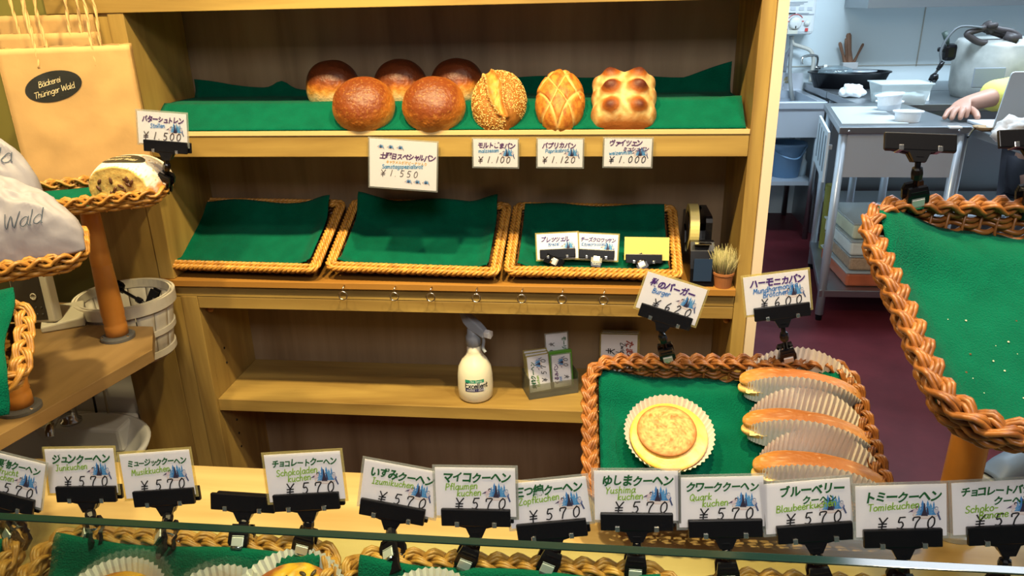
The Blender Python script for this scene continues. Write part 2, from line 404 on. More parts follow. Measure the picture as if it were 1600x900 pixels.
# ------------------------------------------------------------------ price cards and card clips
NAVY = lin(60, 35, 130); GREENI = lin(20, 95, 45); LIME = lin(140, 185, 50); BLKI = lin(25, 22, 30); PURP = lin(72, 28, 120); SKY = lin(25, 120, 200)
BRNI = lin(80, 62, 55); CYAN = lin(60, 150, 205); ORNG = lin(215, 165, 60); VIOI = lin(95, 55, 110)
def picture(mb, M, cx, cy, s, z):
    """the shop's small picture: blue firs and a dark figure on an oval plate between two birds"""
    def poly(pts, col, dz): mb.add([(cx+a*s, cy+b*s, z+dz) for a, b in pts], [list(range(len(pts)))], M, 0, col)
    def ell(x, y, a, b, col, dz, n=20, rot=0):
        poly([(x+a*math.cos(t)*math.cos(rot)-b*math.sin(t)*math.sin(rot), y+a*math.cos(t)*math.sin(rot)+b*math.sin(t)*math.cos(rot)) for t in [2*math.pi*i/n for i in range(n)]], col, dz)
    ell(0, -.42, .98, .36, lin(205, 175, 170), .00004); ell(0, -.41, .95, .33, lin(235, 222, 218), .00008)
    def fir(x, h, w, col, dz):
        for k in range(4):
            y0 = -.45+h*k*.24; y1 = y0+h*.36; ww = w*(1-k*.2)
            poly([(x-ww, y0), (x+ww, y0), (x, y1)], col, dz+k*.000004)
    fir(-.48, .85, .3, lin(110, 165, 215), .00012); fir(.42, .95, .34, lin(95, 160, 210), .00014); fir(.66, 1.1, .2, lin(70, 140, 200), .00018)
    fir(-.2, 1.2, .32, lin(70, 135, 200), .0002); fir(.2, 1.18, .3, lin(80, 150, 210), .0002)
    poly([(-.34, -.5), (.2, -.52), (.06, -.1), (-.02, .55), (-.1, .6), (-.16, 0)], lin(52, 42, 66), .00028)
    poly([(.1, -.42), (.28, -.4), (.22, .1), (.12, .3)], lin(60, 60, 95), .0003)
    # left bird
    ell(-.82, -.02, .3, .17, lin(225, 205, 212), .00032, rot=.5); ell(-.62, .2, .13, .13, lin(70, 45, 65), .00036); ell(-.6, .16, .08, .06, lin(240, 230, 232), .0004)
    poly([(-1.35, -.2), (-.98, -.12), (-.9, .04), (-1.05, .02)], lin(90, 80, 110), .00038)
    # right bird
    ell(.86, -.12, .19, .3, lin(205, 200, 212), .00034, rot=.35); ell(.84, .14, .15, .14, lin(150, 160, 185), .00038); ell(.86, .11, .09, .06, lin(240, 235, 238), .0004)
    poly([(.86, -.3), (1.0, -.25), (1.2, -.85), (1.08, -.9)], lin(75, 85, 125), .0004); poly([(.98, -.1), (1.08, -.2), (1.0, -.45), (.92, -.4)], lin(90, 110, 165), .00042)
def card_frame(tl, tr, Y, back=15, yaw=0, w=.096):
    """frame of a card whose top corners show at pixels tl and tr, near the plane y = Y, leaning back"""
    c = oy((tl[0]+tr[0])/2, (tl[1]+tr[1])/2, Y)
    a, b = oy(*tl, Y), oy(*tr, Y)
    ang = math.atan2((b-a).z, (b-a).x)
    R = Matrix.Rotation(math.radians(yaw), 3, 'Z') @ Matrix.Rotation(math.radians(-back), 3, 'X') @ Matrix.Rotation(-ang, 3, 'Y')
    ex, ez_up = R @ Vector((1, 0, 0)), R @ Vector((0, 0, 1))
    m = frame(c, ex, ez_up); return m      # local z faces the viewer, y up; origin at the middle of the top edge
FONTL = .0074
def price_card(M, label, title, latin, price, tcol=GREENI, lcol=LIME, pcol=BLKI, w=.096, h=.062, sleeve=None, group=None, title2=None, latin2=None,
               tx=-.036, tp=None, ts=None, pic=(.024, .45), px=-.024, blank=False, noprice=False, lx=-.033, tpos=None, ppitch=.0150, extra=None, ty=0, pw=.0015, lyo=None, py=-.0205, ls=1, ps=1):
    """M: frame with its origin at the middle of the card's top edge"""
    base = M @ Vector((0, -h, 0))
    t = thing('price_card', label, 'price card', base, group)
    T = M @ Matrix.Translation((0, -h/2, 0))
    mb = MB(); mb.box((-w/2, -h/2, -.0008), (w/2, h/2, -.0005), T); mb.build('paper_border' if blank else 'backing_sheet', PCREAM if blank else (sleeve or SLEEVEW), t)
    if blank: return t
    iw, ih = w-.006, h-.006
    mb = MB(); mb.box((-iw/2, -ih/2, -.0004), (iw/2, ih/2, 0), T); mb.build('paper', PAPER, t)
    L_ = MB(); z = .00066; sx = w/.096
    if extra: extra(L_, T)
    if title:
        n = sum(.8 if c in 'ュッョャァェィ' else (.4 if c == ' ' else 1) for c in title)
        p = tp or min(.0112, .076/n)
        yy = (.0155 if not latin2 else .0172)+ty if not title2 else .0185+ty
        kana(L_, title, tx*sx, yy*sx, p*sx, (ts or min(p*1.08, .0118))*sx, tcol, T, z)
        if title2:
            n2 = len(title2); kana(L_, title2, (.004-.0045*n2/2)*sx, (yy-.0115)*sx, .0088*sx, .0088*sx, tcol, T, z)
    ly = (.0005 if not latin2 else .0022) if not title2 else -.0045
    if lyo is not None: ly = lyo
    if latin: stroke_text(L_, latin, lx*sx, ly*sx, FONTL*sx*ls, .0011*sx*ls, lcol, T, z, rise=.06)
    if latin2: stroke_text(L_, latin2, (lx+.013)*sx, (ly-.0070)*sx, FONTL*sx*ls, .0011*sx*ls, lcol, T, z, rise=.06)
    if not noprice:
        stroke_text(L_, '¥', px*sx, py*sx, .0135*sx*ps, pw*sx, pcol, T, z)
        xx = px+.019*ps
        for c in price:
            stroke_text(L_, c, xx*sx, (py+.0015)*sx, (.0122 if c != '.' else .009)*sx*ps, pw*sx, pcol, T, z); xx += ppitch if c != '.' and c != '1' else ppitch*.72
    L_.build('lettering', INK, t)
    if pic:
        mb = MB(); picture(mb, T, pic[0]*sx, .0005*sx, .0128*sx, .00003); mb.build('picture', INK, t)
    mb = MB(); mb.box((-w/2, -h/2, .0008), (w/2, h/2, .0011), T); mb.build('clear_sleeve', SLEEVE, t)
    return t
def card_clip(J, base, label, bdir=(0, -1, 0), group=None, cat='sign clip', jl=.078, flip=1):
    """J: frame at the middle of the jaw's top edge (x along the jaw, y up, z to the viewer); base: the gripping point of the clamp"""
    base = Vector(base); t = thing('card_clip', label, cat, base, group)
    mb = MB(); h = jl/2
    mb.box((-h, -.020, .0015), (h, 0, .0065), J, bev=.0012)
    mb.box((-h+.004, -.019, -.0065), (h+.003, -.001, -.0015), J, bev=.0012)
    mb.prism([(-h+.012, -.0185), (h-.012, -.0185), (.0115, -.022), (.0065, -.033), (-.0065, -.033), (-.0115, -.022)], .0016, .006, J)
    mb.prism([(-h+.01, -.0185), (h-.01, -.0185), (.0115, -.022), (.0065, -.031), (-.0065, -.031), (-.0115, -.022)], -.006, -.001, J)
    mb.box((-.004, -.0272, .006), (.004, -.0262, .0066), J)
    mb.build('jaw', BLACK, t)
    for sx in (-1, 1):
        mb = MB(); x = sx*.021
        mb.box((x-.0026, -.0205, -.0072), (x+.0026, -.0192, .0076), J, bev=.0004); mb.box((x-.0026, -.0205, .0064), (x+.0026, -.0145, .0078), J, bev=.0004)
        mb.box((x-.0026, -.0205, -.0078), (x+.0026, -.0145, -.0066), J, bev=.0004)
        mb.build('spring', CHROME, t)
    a = J @ Vector((0, -.031, .001))
    upv = (a-base).normalized(); bd = Vector(bdir)
    bd = (bd-upv*bd.dot(upv)).normalized(); sd = upv.cross(bd)
    top = base+upv*.020      # top of clamp
    B = Matrix((sd, bd, upv)).transposed().to_4x4()
    mid = a.lerp(top, .5); ln = (a-top).length
    mb = MB()
    mb.tube([a+upv*.004, a.lerp(top, .5), top-upv*.004], .0034, 8)
    hh = min(.0085, ln*.42)
    B2 = B.copy(); B2.translation = mid
    mb.lathe([(.0035, -hh), (.0062, -hh*.75), (.0068, hh*.1), (.0058, hh*.8), (.0035, hh)], 8, B2, sm=False)
    mb.build('knuckle', BLACK, t)
    B3 = B.copy(); B3.translation = base
    for s in (-1, 1):
        mb = MB()
        prof = [(.0125, .021), (.0148, .012), (.0150, .000), (.0120, -.006), (.0125, -.013), (.0135, -.021)]
        gap = [.0050, .0075, .0070, .0035, .0045, .0030]
        vs = []
        for (w_, z), g in zip(prof, gap):
            for th in (g+.0030, g-.001): vs += [(-w_*.8, s*th, z), (w_*.8, s*th, z)]
        fs = []
        for i in range(len(prof)-1):
            o = i*4; q = o+4; fs += [[o, o+1, q+1, q], [o+2, q+2, q+3, o+3], [o, q, q+2, o+2], [o+1, o+3, q+3, q+1]]
        e = (len(prof)-1)*4; fs += [[0, 2, 3, 1], [e, e+1, e+3, e+2]]
        mb.add(vs, fs, B3)
        for k in range(3): mb.box((-.0085, s*.0098-.0006, .009+k*.0035), (.0085, s*.0098+.0006, .0102+k*.0035), B3)
        mb.build('clamp_half', BLACK, t)
    mb = MB()
    mb.grid(lambda u, v: (( u-.5)*.013, .0112*math.cos(math.pi*v), -.004+.0075*math.sin(math.pi*v)-.003*(1-math.sin(math.pi*v))), 1, 12, B3, thick=.0008)
    mb.build('clamp_spring', CHROME, t)
    mb = MB(); mb.box((-.0072, .0088, -.004), (.0072, .0112, .0065), B3, bev=.0008); mb.box((-.0072, .0085, .0072), (.0072, .0105, .0082), B3, bev=.0003); mb.build('chrome_plate', BRUSHED, t)
    return t
# ------------------------------------------------------------------ baskets
def rrect(w, l, r, n=10, step=.012):
    """points and outward normals of a rounded rectangle 0..l in y, centred in x"""
    pts = []; x0, x1, y0, y1 = -w/2, w/2, 0, l
    for cx, cy, a0 in ((x1-r, y0+r, -90), (x1-r, y1-r, 0), (x0+r, y1-r, 90), (x0+r, y0+r, 180)):
        for k in range(n+1):
            a = math.radians(a0+90*k/n); pts.append((Vector((cx+r*math.cos(a), cy+r*math.sin(a), 0)), Vector((math.cos(a), math.sin(a), 0))))
    out = []
    for i, (p, nn) in enumerate(pts):
        q, qn = pts[(i+1) % len(pts)]; d = (q-p).length; k = max(1, int(d/step))
        for j in range(k): out.append((p.lerp(q, j/k), nn.lerp(qn, j/k).normalized()))
    return out
def loop(pts, step):
    """resample a closed loop of (p, n) evenly; returns p, n, arc length"""
    L = [0]
    for i in range(len(pts)): L.append(L[-1]+(pts[(i+1) % len(pts)][0]-pts[i][0]).length)
    tot = L[-1]; n = int(tot/step); out = []; i = 0
    for k in range(n):
        s = tot*k/n
        while L[i+1] < s: i += 1
        t = (s-L[i])/max(1e-9, L[i+1]-L[i]); a, b = pts[i], pts[(i+1) % len(pts)]
        out.append((a[0].lerp(b[0], t), a[1].lerp(b[1], t).normalized(), s))
    return out, tot
def basket_frame(q):
    x, y, z, w, L_, t, ps, rl = q
    ex = Vector((math.cos(ps)*math.cos(rl), math.sin(ps)*math.cos(rl), math.sin(rl)))
    ey = Vector((-math.sin(ps)*math.cos(t), math.cos(ps)*math.cos(t), math.sin(t)))
    return frame((x, y, z), ex, ey)
def basket(q, h, label, style, mats, group=None, r=.035, lip=.012, A=.0085, Bz=.006, rod=.0036, per=.062, rows=6, taper=.02):
    """q: middle of the front rim, width, length, tilt, yaw, roll.  Local z = 0 is the rim"""
    F = basket_frame(q); w, l = q[3], q[4]
    t = thing('wicker_basket', label, 'basket', F @ Vector((0, l/2, -h)), group)
    rm, wm = mats
    lp, tot = loop([(p-nn*(A+rod), nn) for p, nn in rrect(w, l, r)], .006 if style == 'braid' else .0045)
    mb = MB()
    if style == 'braid':
        npd = max(1, round(tot/per))
        for k in range(3):
            for d in (-1, 0, 1):
                pts = []
                for p, nn, s in lp:
                    a = 2*math.pi*(s/tot*npd+k/3)
                    da = math.cos(a)*A; off = da+d*rod*1.5*(.55+.45*abs(math.sin(a)))
                    pts.append(p+nn*off+Vector((0, 0, Bz*math.sin(2*a)+d*rod*.6*math.cos(a)+(rod*.5 if d == 0 else 0))))
                mb.tube(pts, rod, 6, True, F)
    else:   # twisted ropes side by side
        for ro, zz, dirn in ((A*.75, 0, 1), (-A*.75, .001, 1)):
            npd = round(tot/.034)
            for k in range(3):
                pts = []
                for p, nn, s in lp:
                    a = 2*math.pi*(dirn*s/tot*npd+k/3); pts.append(p+nn*(ro+math.cos(a)*rod)+Vector((0, 0, zz+math.sin(a)*rod)))
                mb.tube(pts, rod*.95, 5, True, F)
    mb.build('braided_rim' if style == 'braid' else 'rope_rim', rm, t)
    mb = MB(); st = .019
    for i in range(rows):
        f = (i+.5)/rows; zz = -Bz-.002-(h-Bz-.004)*f; ins = taper*f*f
        lp2, tot2 = loop([(p-nn*(A+rod+ins), nn) for p, nn in rrect(w, l, r)], .0048)
        n2 = 2*round(tot2/st/2)+1
        pts = [p+nn*(.0042*math.sin(math.pi*(s/tot2*n2+i)))+Vector((0, 0, zz)) for p, nn, s in lp2]
        mb.tube(pts, (h-Bz)/rows*.52, 5, True, F)
    mb.build('woven_wall', wm, t)
    mb = MB(); lp3, tot3 = loop([(p-nn*(A+rod), nn) for p, nn in rrect(w, l, r)], st)
    for p, nn, s in lp3: mb.tube([p, p-nn*taper*.3+Vector((0, 0, -h*.55)), p-nn*taper+Vector((0, 0, -h))], .0021, 5, False, F)
    o = mb.build('stakes', wm, t); o['kind'] = 'stuff'
    mb = MB(); lp4, _ = loop([(p-nn*(A+rod+taper), nn) for p, nn in rrect(w, l, r)], .012)
    mb.prism([(p.x, p.y) for p, nn, s in lp4], -h, -h+.004, F)
    for k in range(int(l/.014)):
        yy = A+rod+taper+.012+k*.014
        if yy < l-A-taper-.02: mb.tube([(-w/2+A+taper+.012, yy, -h+.004), (w/2-A-taper-.012, yy, -h+.004)], .003, 5, False, F)
    mb.build('woven_base', wm, t)
    return t, F
def felt(F, w, l, h, label, prof, m=.03, nu=44, nv=32, rise=None, group=None, fr=.022, lift=.009, th=.0025):
    """a felt sheet inside a basket; rise(u, v) -> height above the basket's floor"""
    mb = MB()
    def fn(u, v):
        x = (u-.5)*(w-2*m); y = fr+(l-fr-.02)*v
        n = mnoise.noise((x*9+prof, y*9, prof*3.1))*.004
        return (x, y, -h+lift+rise(u, v)+n)
    mb.grid(fn, nu, nv, F, thick=th)
    o = mb.build('felt_cloth', FELT, None, loc=F @ Vector((0, l/2, -h+lift)))
    return tag(o, label, 'cloth', group)
def smooth(a, b, x):
    t = max(0, min(1, (x-a)/(b-a))); return t*t*(3-2*t)
# ------------------------------------------------------------------ the room
KWALL = plain('kitchen_wall_panel', (.66, .74, .76), .35, bump=.02, bscale=6)
OLIVE = plain('olive_wall_paint', (.20, .17, .035), .8)
CREAM = plain('cream_wall', (.62, .55, .42), .8)
TRIM = plain('door_trim_paint', (.72, .58, .44), .5)
def floor_mat():
    m = plain('red_brown_floor', (.115, .022, .026), .45, spec=.25, bump=.04, bscale=9)
    nt = m.node_tree; N, L = nt.nodes, nt.links; b = N['Principled BSDF']
    tc = N.new('ShaderNodeTexCoord'); no = N.new('ShaderNodeTexNoise'); no.inputs['Scale'].default_value = 3.2; no.inputs['Detail'].default_value = 9; no.inputs['Roughness'].default_value = .68
    L.new(tc.outputs['Object'], no.inputs['Vector'])
    r = N.new('ShaderNodeValToRGB'); e = r.color_ramp.elements
    e[0].position = .3; e[0].color = (.058, .007, .010, 1); e[1].position = .66; e[1].color = (.110, .016, .021, 1)
    q = e.new(.73); q.color = (.16, .085, .10, 1)
    L.new(no.outputs['Fac'], r.inputs['Fac']); L.new(r.outputs['Color'], b.inputs['Base Color'])
    return m
def slab(name, a, b, mat, bev=0):
    mb = MB(); mb.box(a, b); c = [(a[i]+b[i])/2 for i in range(3)]
    return struct(mb.build(name, mat, None, loc=c, bev=bev))
slab('floor', (-2.4, -1.6, -.05), (4.4, 5.6, 0), floor_mat())
slab('ceiling', (-2.4, -.2, 2.6), (4.4, 5.6, 2.65), plain('ceiling_white', (.7, .7, .68), .9))
slab('wall_back', (.2, 5.35, 0), (4.4, 5.45, 2.6), KWALL)
slab('wall_right', (4.2, 1.2, 0), (4.3, 5.35, 2.6), KWALL)
slab('wall_partition', (-2.4, 1.80, 0), (.355, 1.90, 2.6), CREAM)
slab('wall_kitchen_left', (.2, 1.90, 0), (.30, 5.35, 2.6), KWALL)
slab('wall_left', (-2.4, -.2, 0), (-2.3, 1.80, 2.6), CREAM)
slab('wall_olive', (-2.3, 1.54, .80), (-1.12, 1.62, 2.6), OLIVE)
slab('wall_splash', (-2.3, 1.53, 0), (-1.12, 1.62, .80), plain('white_splash_panel', (.72, .70, .66), .4))
slab('trim_1', (.336, 1.515, 0), (.356, 1.80, 2.6), TRIM)
SEAM = plain('panel_seam', (.42, .40, .34), .8)
slab('trim_2', (2.10, 5.345, 1.0), (2.106, 5.351, 2.6), SEAM)
slab('trim_3', (1.2, 5.345, 1.005), (4.2, 5.351, 1.011), SEAM)
# ------------------------------------------------------------------ the display shelving
sh = thing('display_shelf', 'tall light oak shelving unit along the wall holding the bread and the green lined baskets', 'shelf', (-.32, 1.63, 0))
def part(name, a, b, mat, bev=.0012, parent=sh):
    mb = MB(); mb.box(a, b); return mb.build(name, mat, parent, loc=[(a[i]+b[i])/2 for i in range(3)], bev=bev)
part('back_panel', (-.99, 1.75, .02), (.334, 1.79, 1.66), BACKW, 0)
part('side_panel', (-.985, 1.52, .8725), (-.95, 1.75, 1.66), WOODZ)
part('side_panel', (.307, 1.52, .0), (.335, 1.75, 1.66), WOODZ)
part('filler_panel', (-1.115, 1.523, .0), (-.986, 1.75, 1.66), WOODZ)
part('fascia', (-1.115, 1.518, 1.446), (.3065, 1.55, 1.66), WOODX)
part('top_panel', (-.949, 1.55, 1.60), (.3065, 1.75, 1.66), WOODX)
u = part('upper_shelf', (-.9495, 1.52, 1.153), (.3065, 1.75, 1.2065), WOODX)
part('lit_edge', (-.9495, 1.5175, 1.198), (.3065, 1.52, 1.2075), LITEDGE, .0006, u)  # paler strip paints the light caught by the shelf's top edge
part('rail', (-.985, 1.522, .829), (.3065, 1.545, .8565), WOODX)
part('rail', (-.9045, 1.5225, .800), (.3065, 1.545, .828), WOODX)
part('stile', (-.9855, 1.523, .0), (-.945, 1.75, .829), WOODZ)
part('stile', (-.945, 1.521, .0), (-.905, 1.545, .829), WOODZ)
part('inner_side', (-.945, 1.545, .0), (-.905, 1.75, .80), WOODZ, 0)
lo = part('lower_shelf', (-.9045, 1.53, .523), (.3065, 1.75, .555), WOODX)
part('plinth', (-.9045, 1.56, .0), (.3065, 1.58, .09), WOODX)
for z in (.495, .455, .415, .375, .62, .66):
    mb = MB(); mb.tube([(-.9052, 1.60, z), (-.9035, 1.60, z)], .0028, 10); mb.build('peg_hole', BLACK, sh)
for x in (-.900, .302):
    mb = MB(); mb.lathe([(.007, -.004), (.009, 0), (.007, .006), (0, .008)], 12, Matrix.Translation((x, 1.56, .783)) @ Matrix.Rotation(math.radians(90 if x < 0 else -90), 4, 'Y')); mb.build('shelf_bumper', POSTW, sh)
wt = MB(); wt.box((-.985, 1.512, .857), (.3065, 1.75, .872))
o = wt.build('worktop', EDGEW, None, loc=(-.32, 1.63, .8645), bev=.001); tag(o, 'continuous orange-edged wooden worktop under the three tilted baskets', 'worktop')
# seven ring hooks on the worktop edge
for i, px in enumerate((536, 616, 673, 744, 815, 878, 943)):
    c = oy(px, 462+.018*(px-536), 1.500); top = V(c.x+.002, 1.5115, .868)
    t = thing('ring_hook', ('first', 'second', 'third', 'fourth', 'fifth', 'sixth', 'seventh')[i]+' from the left of the small silver ring hooks hanging on the worktop edge', 'hook', top, 'ring hooks on the worktop edge')
    mb = MB(); mb.tube([top+V(0, .003, 0), top+V(0, -.004, 0), c+V(.001, 0, .018), c+V(0, 0, .0095)], .0011, 6); mb.build('shank', CHROME, t)
    mb = MB(); mb.tube([c+V(.0095*math.cos(a), 0, .0095*math.sin(a)) for a in [2*math.pi*k/24 for k in range(24)]], .0014, 6, True); mb.build('ring', CHROME, t)
# ------------------------------------------------------------------ green cloth on the upper shelf
def upper_front(u_, v):
    x = -.945+1.245*u_; n = mnoise.noise((x*5, v*2, 3))*.003
    y = 1.526+.076*v; z = 1.2095+.048*v**1.1+n*v+.006*smooth(.93, 1, u_)*v
    return (x, y, z)
mb = MB(); mb.grid(upper_front, 90, 10, thick=.003)
tag(mb.build('felt_cloth', FELT, None, loc=(-.32, 1.56, 1.21)), 'long green felt strip sloping along the front of the upper bread shelf', 'cloth')
def upper_back(u_, v):
    x = -.943+1.243*u_
    edge = float(np.interp(u_, [0, .07, .15, .2, .25, .3, .45, .6, .8, .92, 1], [.036, .022, .014, .008, .005, .008, .02, .031, .030, .027, .057]))+.016*math.exp(-((u_-.172)/.018)**2)+.002*math.sin(u_*40)
    L_ = .135+edge; s = v*L_
    if s < .13: y, z = 1.604+s, 1.2545
    else: y, z = 1.734+.009*smooth(.13, .15, s), 1.2545+(s-.13)
    return (x, y, z+mnoise.noise((x*7, s*8, 1))*.002)
mb = MB(); mb.grid(upper_back, 110, 20, thick=.002)
tag(mb.build('felt_cloth', FELT, None, loc=(-.32, 1.68, 1.2545)), 'dark green felt at the back of the upper shelf with a wavy raised rear edge', 'cloth')
mb = MB(); mb.box((-.94, 1.612, 1.2068), (.30, 1.745, 1.2495)); tag(mb.build('shelf_riser', WOODX, None, loc=(-.32, 1.68, 1.207)), 'wooden riser hidden beneath the green felt at the back of the upper shelf', 'riser')
# ------------------------------------------------------------------ bread
def lerp3(a, b, t): t = max(0, min(1, t)); return tuple(a[i]*(1-t)+b[i]*t for i in range(3))
CR0, CR1, CR2, CR3, CR4 = (.085, .018, .004), (.19, .042, .008), (.40, .125, .015), (.55, .26, .05), (.58, .43, .22)
def loaf(name, label, cat, c, zdir, a, b, hgt, colf, disp=None, pe=2.0, mat=None, group=None, spin=0, nu=112, nv=56, squash=.38):
    """c: middle of the base; zdir: the way the crust faces; a, b half sizes across and up; colf(u, v, k, n) with k the height 0..1"""
    zdir = Vector(zdir).normalized(); ex = Vector((1, 0, 0)); ex = (ex-zdir*ex.dot(zdir)).normalized(); ey = zdir.cross(ex)
    M = frame(c, ex, ey) @ Matrix.Rotation(spin, 4, 'Z')
    mb = MB(); vs = []; fs = []; cols = []
    ph0 = -math.asin(squash)
    for j in range(nv+1):
        f = j/nv
        if f < .12: rr, zz = f/.12*math.cos(ph0)**.9, 0.0
        else:
            ph = ph0+(math.pi/2-ph0)*(f-.12)/.88
            rr = math.cos(ph)**.85 if math.cos(ph) > 0 else 0; zz = (math.sin(ph)+squash)/(1+squash)
        for i in range(nu):
            t = 2*math.pi*i/nu; ct, st = math.cos(t), math.sin(t)
            g = (abs(ct)**pe+abs(st)**pe)**(-1/pe)
            x, y = rr*g*ct, rr*g*st; p = Vector((x*a, y*b, zz*hgt))
            n1 = mnoise.noise((x*2.2+c[0]*20, y*2.2, zz*2)); d = n1*.02*a
            nrm = Vector((x/a, y/b, (zz-.3)*1.2/hgt)); nrm = nrm.normalized() if nrm.length > 0 else Vector((0, 0, 1))
            if disp: d += disp(x, y, zz)
            if f > .1: p += nrm*d
            vs.append(p); cols.append(colf(x, y, zz, mnoise.noise((x*6+c[0]*30, y*6, zz*6)), mnoise.noise((x*22, y*22+c[0]*9, zz*22))))
    for j in range(nv):
        for i in range(nu): fs.append([j*nu+i, j*nu+(i+1) % nu, (j+1)*nu+(i+1) % nu, (j+1)*nu+i])
    mb.add(vs, fs, M, 0, None, True)
    for i, q in enumerate(cols): mb.vc[i] = q
    o = mb.build(name, mat or BREAD, None, loc=c)
    return tag(o, label, cat, group), M
def round_col(x, y, k, n, m):
    k2 = k+n*.10+m*.03
    c = lerp3(CR4, CR3, (k2-.08)/.18); c = lerp3(c, CR2, (k2-.30)/.20); c = lerp3(c, CR1, (k2-.54)/.22); c = lerp3(c, CR0, (k2-.86)/.4)
    return lerp3(c, CR3, .35 if m > .42 else 0)
def dark_col(x, y, k, n, m):
    k2 = k+n*.10+m*.03
    c = lerp3(CR4, CR3, (k2-.12)/.2); c = lerp3(c, CR2, (k2-.30)/.12); c = lerp3(c, CR1, (k2-.42)/.12); return lerp3(c, (.10, .022, .006), (k2-.52)/.14)
GB = 'round brown loaves on the upper shelf'
zd = (0, -math.sin(math.radians(50)), math.cos(math.radians(50)))
for px, lab in ((568, 'glossy round brown loaf leaning forward at the shelf front, left one of the two'), (678, 'glossy round brown loaf leaning forward beside the sesame seed loaf')):
    c = oy(px, 165, 1.556)-Vector(zd)*.022
    loaf('round_loaf', lab, 'bread', c, zd, .066, .062, .072, round_col, mat=BREADG, group=GB)
for px, py, lab in ((524, 162, 'round loaf with pale floury side standing at the back, leftmost of the rear row'), (628, 158, 'dark topped round loaf behind the gap between the two front loaves'), (716, 158, 'dark topped round loaf partly hidden behind the sesame seed loaf')):
    c = oy(px, py, 1.672); c.z = 1.2565
    loaf('round_loaf', lab, 'bread', c, (0, -.12, 1), .060, .060, .082, dark_col, mat=BREADG, group=GB)
z2 = (0, -math.sin(math.radians(48)), math.cos(math.radians(48)))
# sesame loaf
def crack(x, y): return x-(-.05-.42*y+.05*math.sin(y*5))
def ses_col(x, y, k, n, m):
    cr = crack(x, y); wv = .25*max(0, 1-abs(y-.1)**2*.8)
    base = lerp3((.24, .08, .010), (.34, .13, .02), .5+m)
    if abs(cr) < wv and -.72 < y < .85 and k > .25: return lerp3((.62, .28, .045), (.34, .10, .015), abs(cr)/wv+n*.6)
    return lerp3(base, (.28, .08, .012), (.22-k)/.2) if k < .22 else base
def ses_disp(x, y, k):
    cr = crack(x, y); wv = .25*max(0, 1-abs(y-.1)**2*.8)
    if k < .3 or not -.72 < y < .85: return 0
    return .006*math.exp(-((abs(cr)-wv)/.06)**2)+ (.003*mnoise.noise((x*9, y*5, 2)) if abs(cr) < wv else 0)
c = oy(779, 157, 1.567)-Vector(z2)*.026
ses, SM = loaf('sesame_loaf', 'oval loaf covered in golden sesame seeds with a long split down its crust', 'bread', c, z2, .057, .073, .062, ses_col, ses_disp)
mb = MB(); rnd = random.Random(3); deps = bpy.context.evaluated_depsgraph_get(); me = ses.data; k = 0
cand = [p for p in me.polygons if p.center.length > 0]
areas = np.array([p.area for p in cand]); cum = np.cumsum(areas); cnt = 0
while cnt < 3000:
    p = cand[int(np.searchsorted(cum, rnd.random()*cum[-1]))]; cnt += 1
    vs_ = [me.vertices[i].co for i in p.vertices]; q = vs_[0].lerp(vs_[1], rnd.random()).lerp(vs_[3].lerp(vs_[2], rnd.random()), rnd.random())
    loc = SM.to_3x3().transposed() @ q; X, Y_, Z_ = loc.x/.057, loc.y/.073, loc.z/.062
    if Z_ < .18 or (abs(crack(X, Y_)) < .25*max(0, 1-abs(Y_-.1)**2*.8) and -.72 < Y_ < .85) or (X > .35 and Y_ < -.55): continue
    nn = p.normal; R = nn.to_track_quat('Z', 'Y').to_matrix().to_4x4(); R.translation = q+c
    an = rnd.random()*6.28; s, l_ = .0011, .0021
    R = R @ Matrix.Rotation(an, 4, 'Z')
    col = lerp3((.74, .54, .20), (.50, .25, .05), rnd.random())
    mb.add([(-l_, 0, .0003), (0, -s, .0003), (l_, 0, .0003), (0, s, .0003), (0, 0, .0013)], [[0, 1, 4], [1, 2, 4], [2, 3, 4], [3, 0, 4]], R, 0, col)
o = mb.build('sesame_seeds', vcol('sesame', .5), ses); o['kind'] = 'stuff'
# paprika loaf: crossing scores
def score(x, y):
    a1 = x*.72+y*.55; a2 = x*.72-y*.55
    f = lambda q: abs(((q*1.9+.5) % 1)-.5)
    return min(f(a1+.06*math.sin(y*4)), f(a2*.9+.1+.05*math.sin(x*5)))
def pap_col(x, y, k, n, m):
    s = score(x+n*.03, y); base = lerp3((.50, .20, .025), (.32, .085, .010), .45+n*1.2+m*.6)
    if k > .22 and s < .11 and abs(x) < .86: base = lerp3((.64, .40, .13), base, s/.11+max(0, n)*.5)
    return lerp3(base, CR3, (.25-k)/.3)
def pap_disp(x, y, k): return (-.0035*math.exp(-(score(x, y)/.06)**2)+.0015) if k > .18 else 0
c = oy(875, 157, 1.566)-Vector(z2)*.026
loaf('scored_loaf', 'oval paprika loaf with a lattice of pale crossing cuts', 'bread', c, z2, .050, .073, .062, pap_col, pap_disp, nu=180, nv=80)
# square loaf with knobs
def knob(x, y):
    best = 0
    for kx in (-.40, .40):
        for ky, wk in ((-.42, .78), (.16, 1.0), (.70, .88)): best = max(best, wk*math.exp(-(((x-kx)/.27)**2+((y-ky)/.22)**2)))
    for ky in (-.42, .16, .70): best = max(best, .32*math.exp(-(((abs(x)-.93)/.16)**2+((y-ky)/.2)**2)))
    return best
def sq_col(x, y, k, n, m):
    b_ = knob(x, y)*(1 if k > .3 else 0); base = lerp3((.64, .45, .19), (.44, .20, .045), .4+n*.9)
    c = lerp3(base, (.30, .08, .010), (b_-.14)/.25); c = lerp3(c, (.10, .02, .007), (b_-.45)/.3)
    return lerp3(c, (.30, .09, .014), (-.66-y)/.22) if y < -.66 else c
def sq_disp(x, y, k): return .017*knob(x, y)*(1 if k > .3 else k/.3)-.003*math.exp(-(y-.32)**2/.004)*(k > .5)
c = oy(975, 157, 1.568)-Vector(z2)*.030
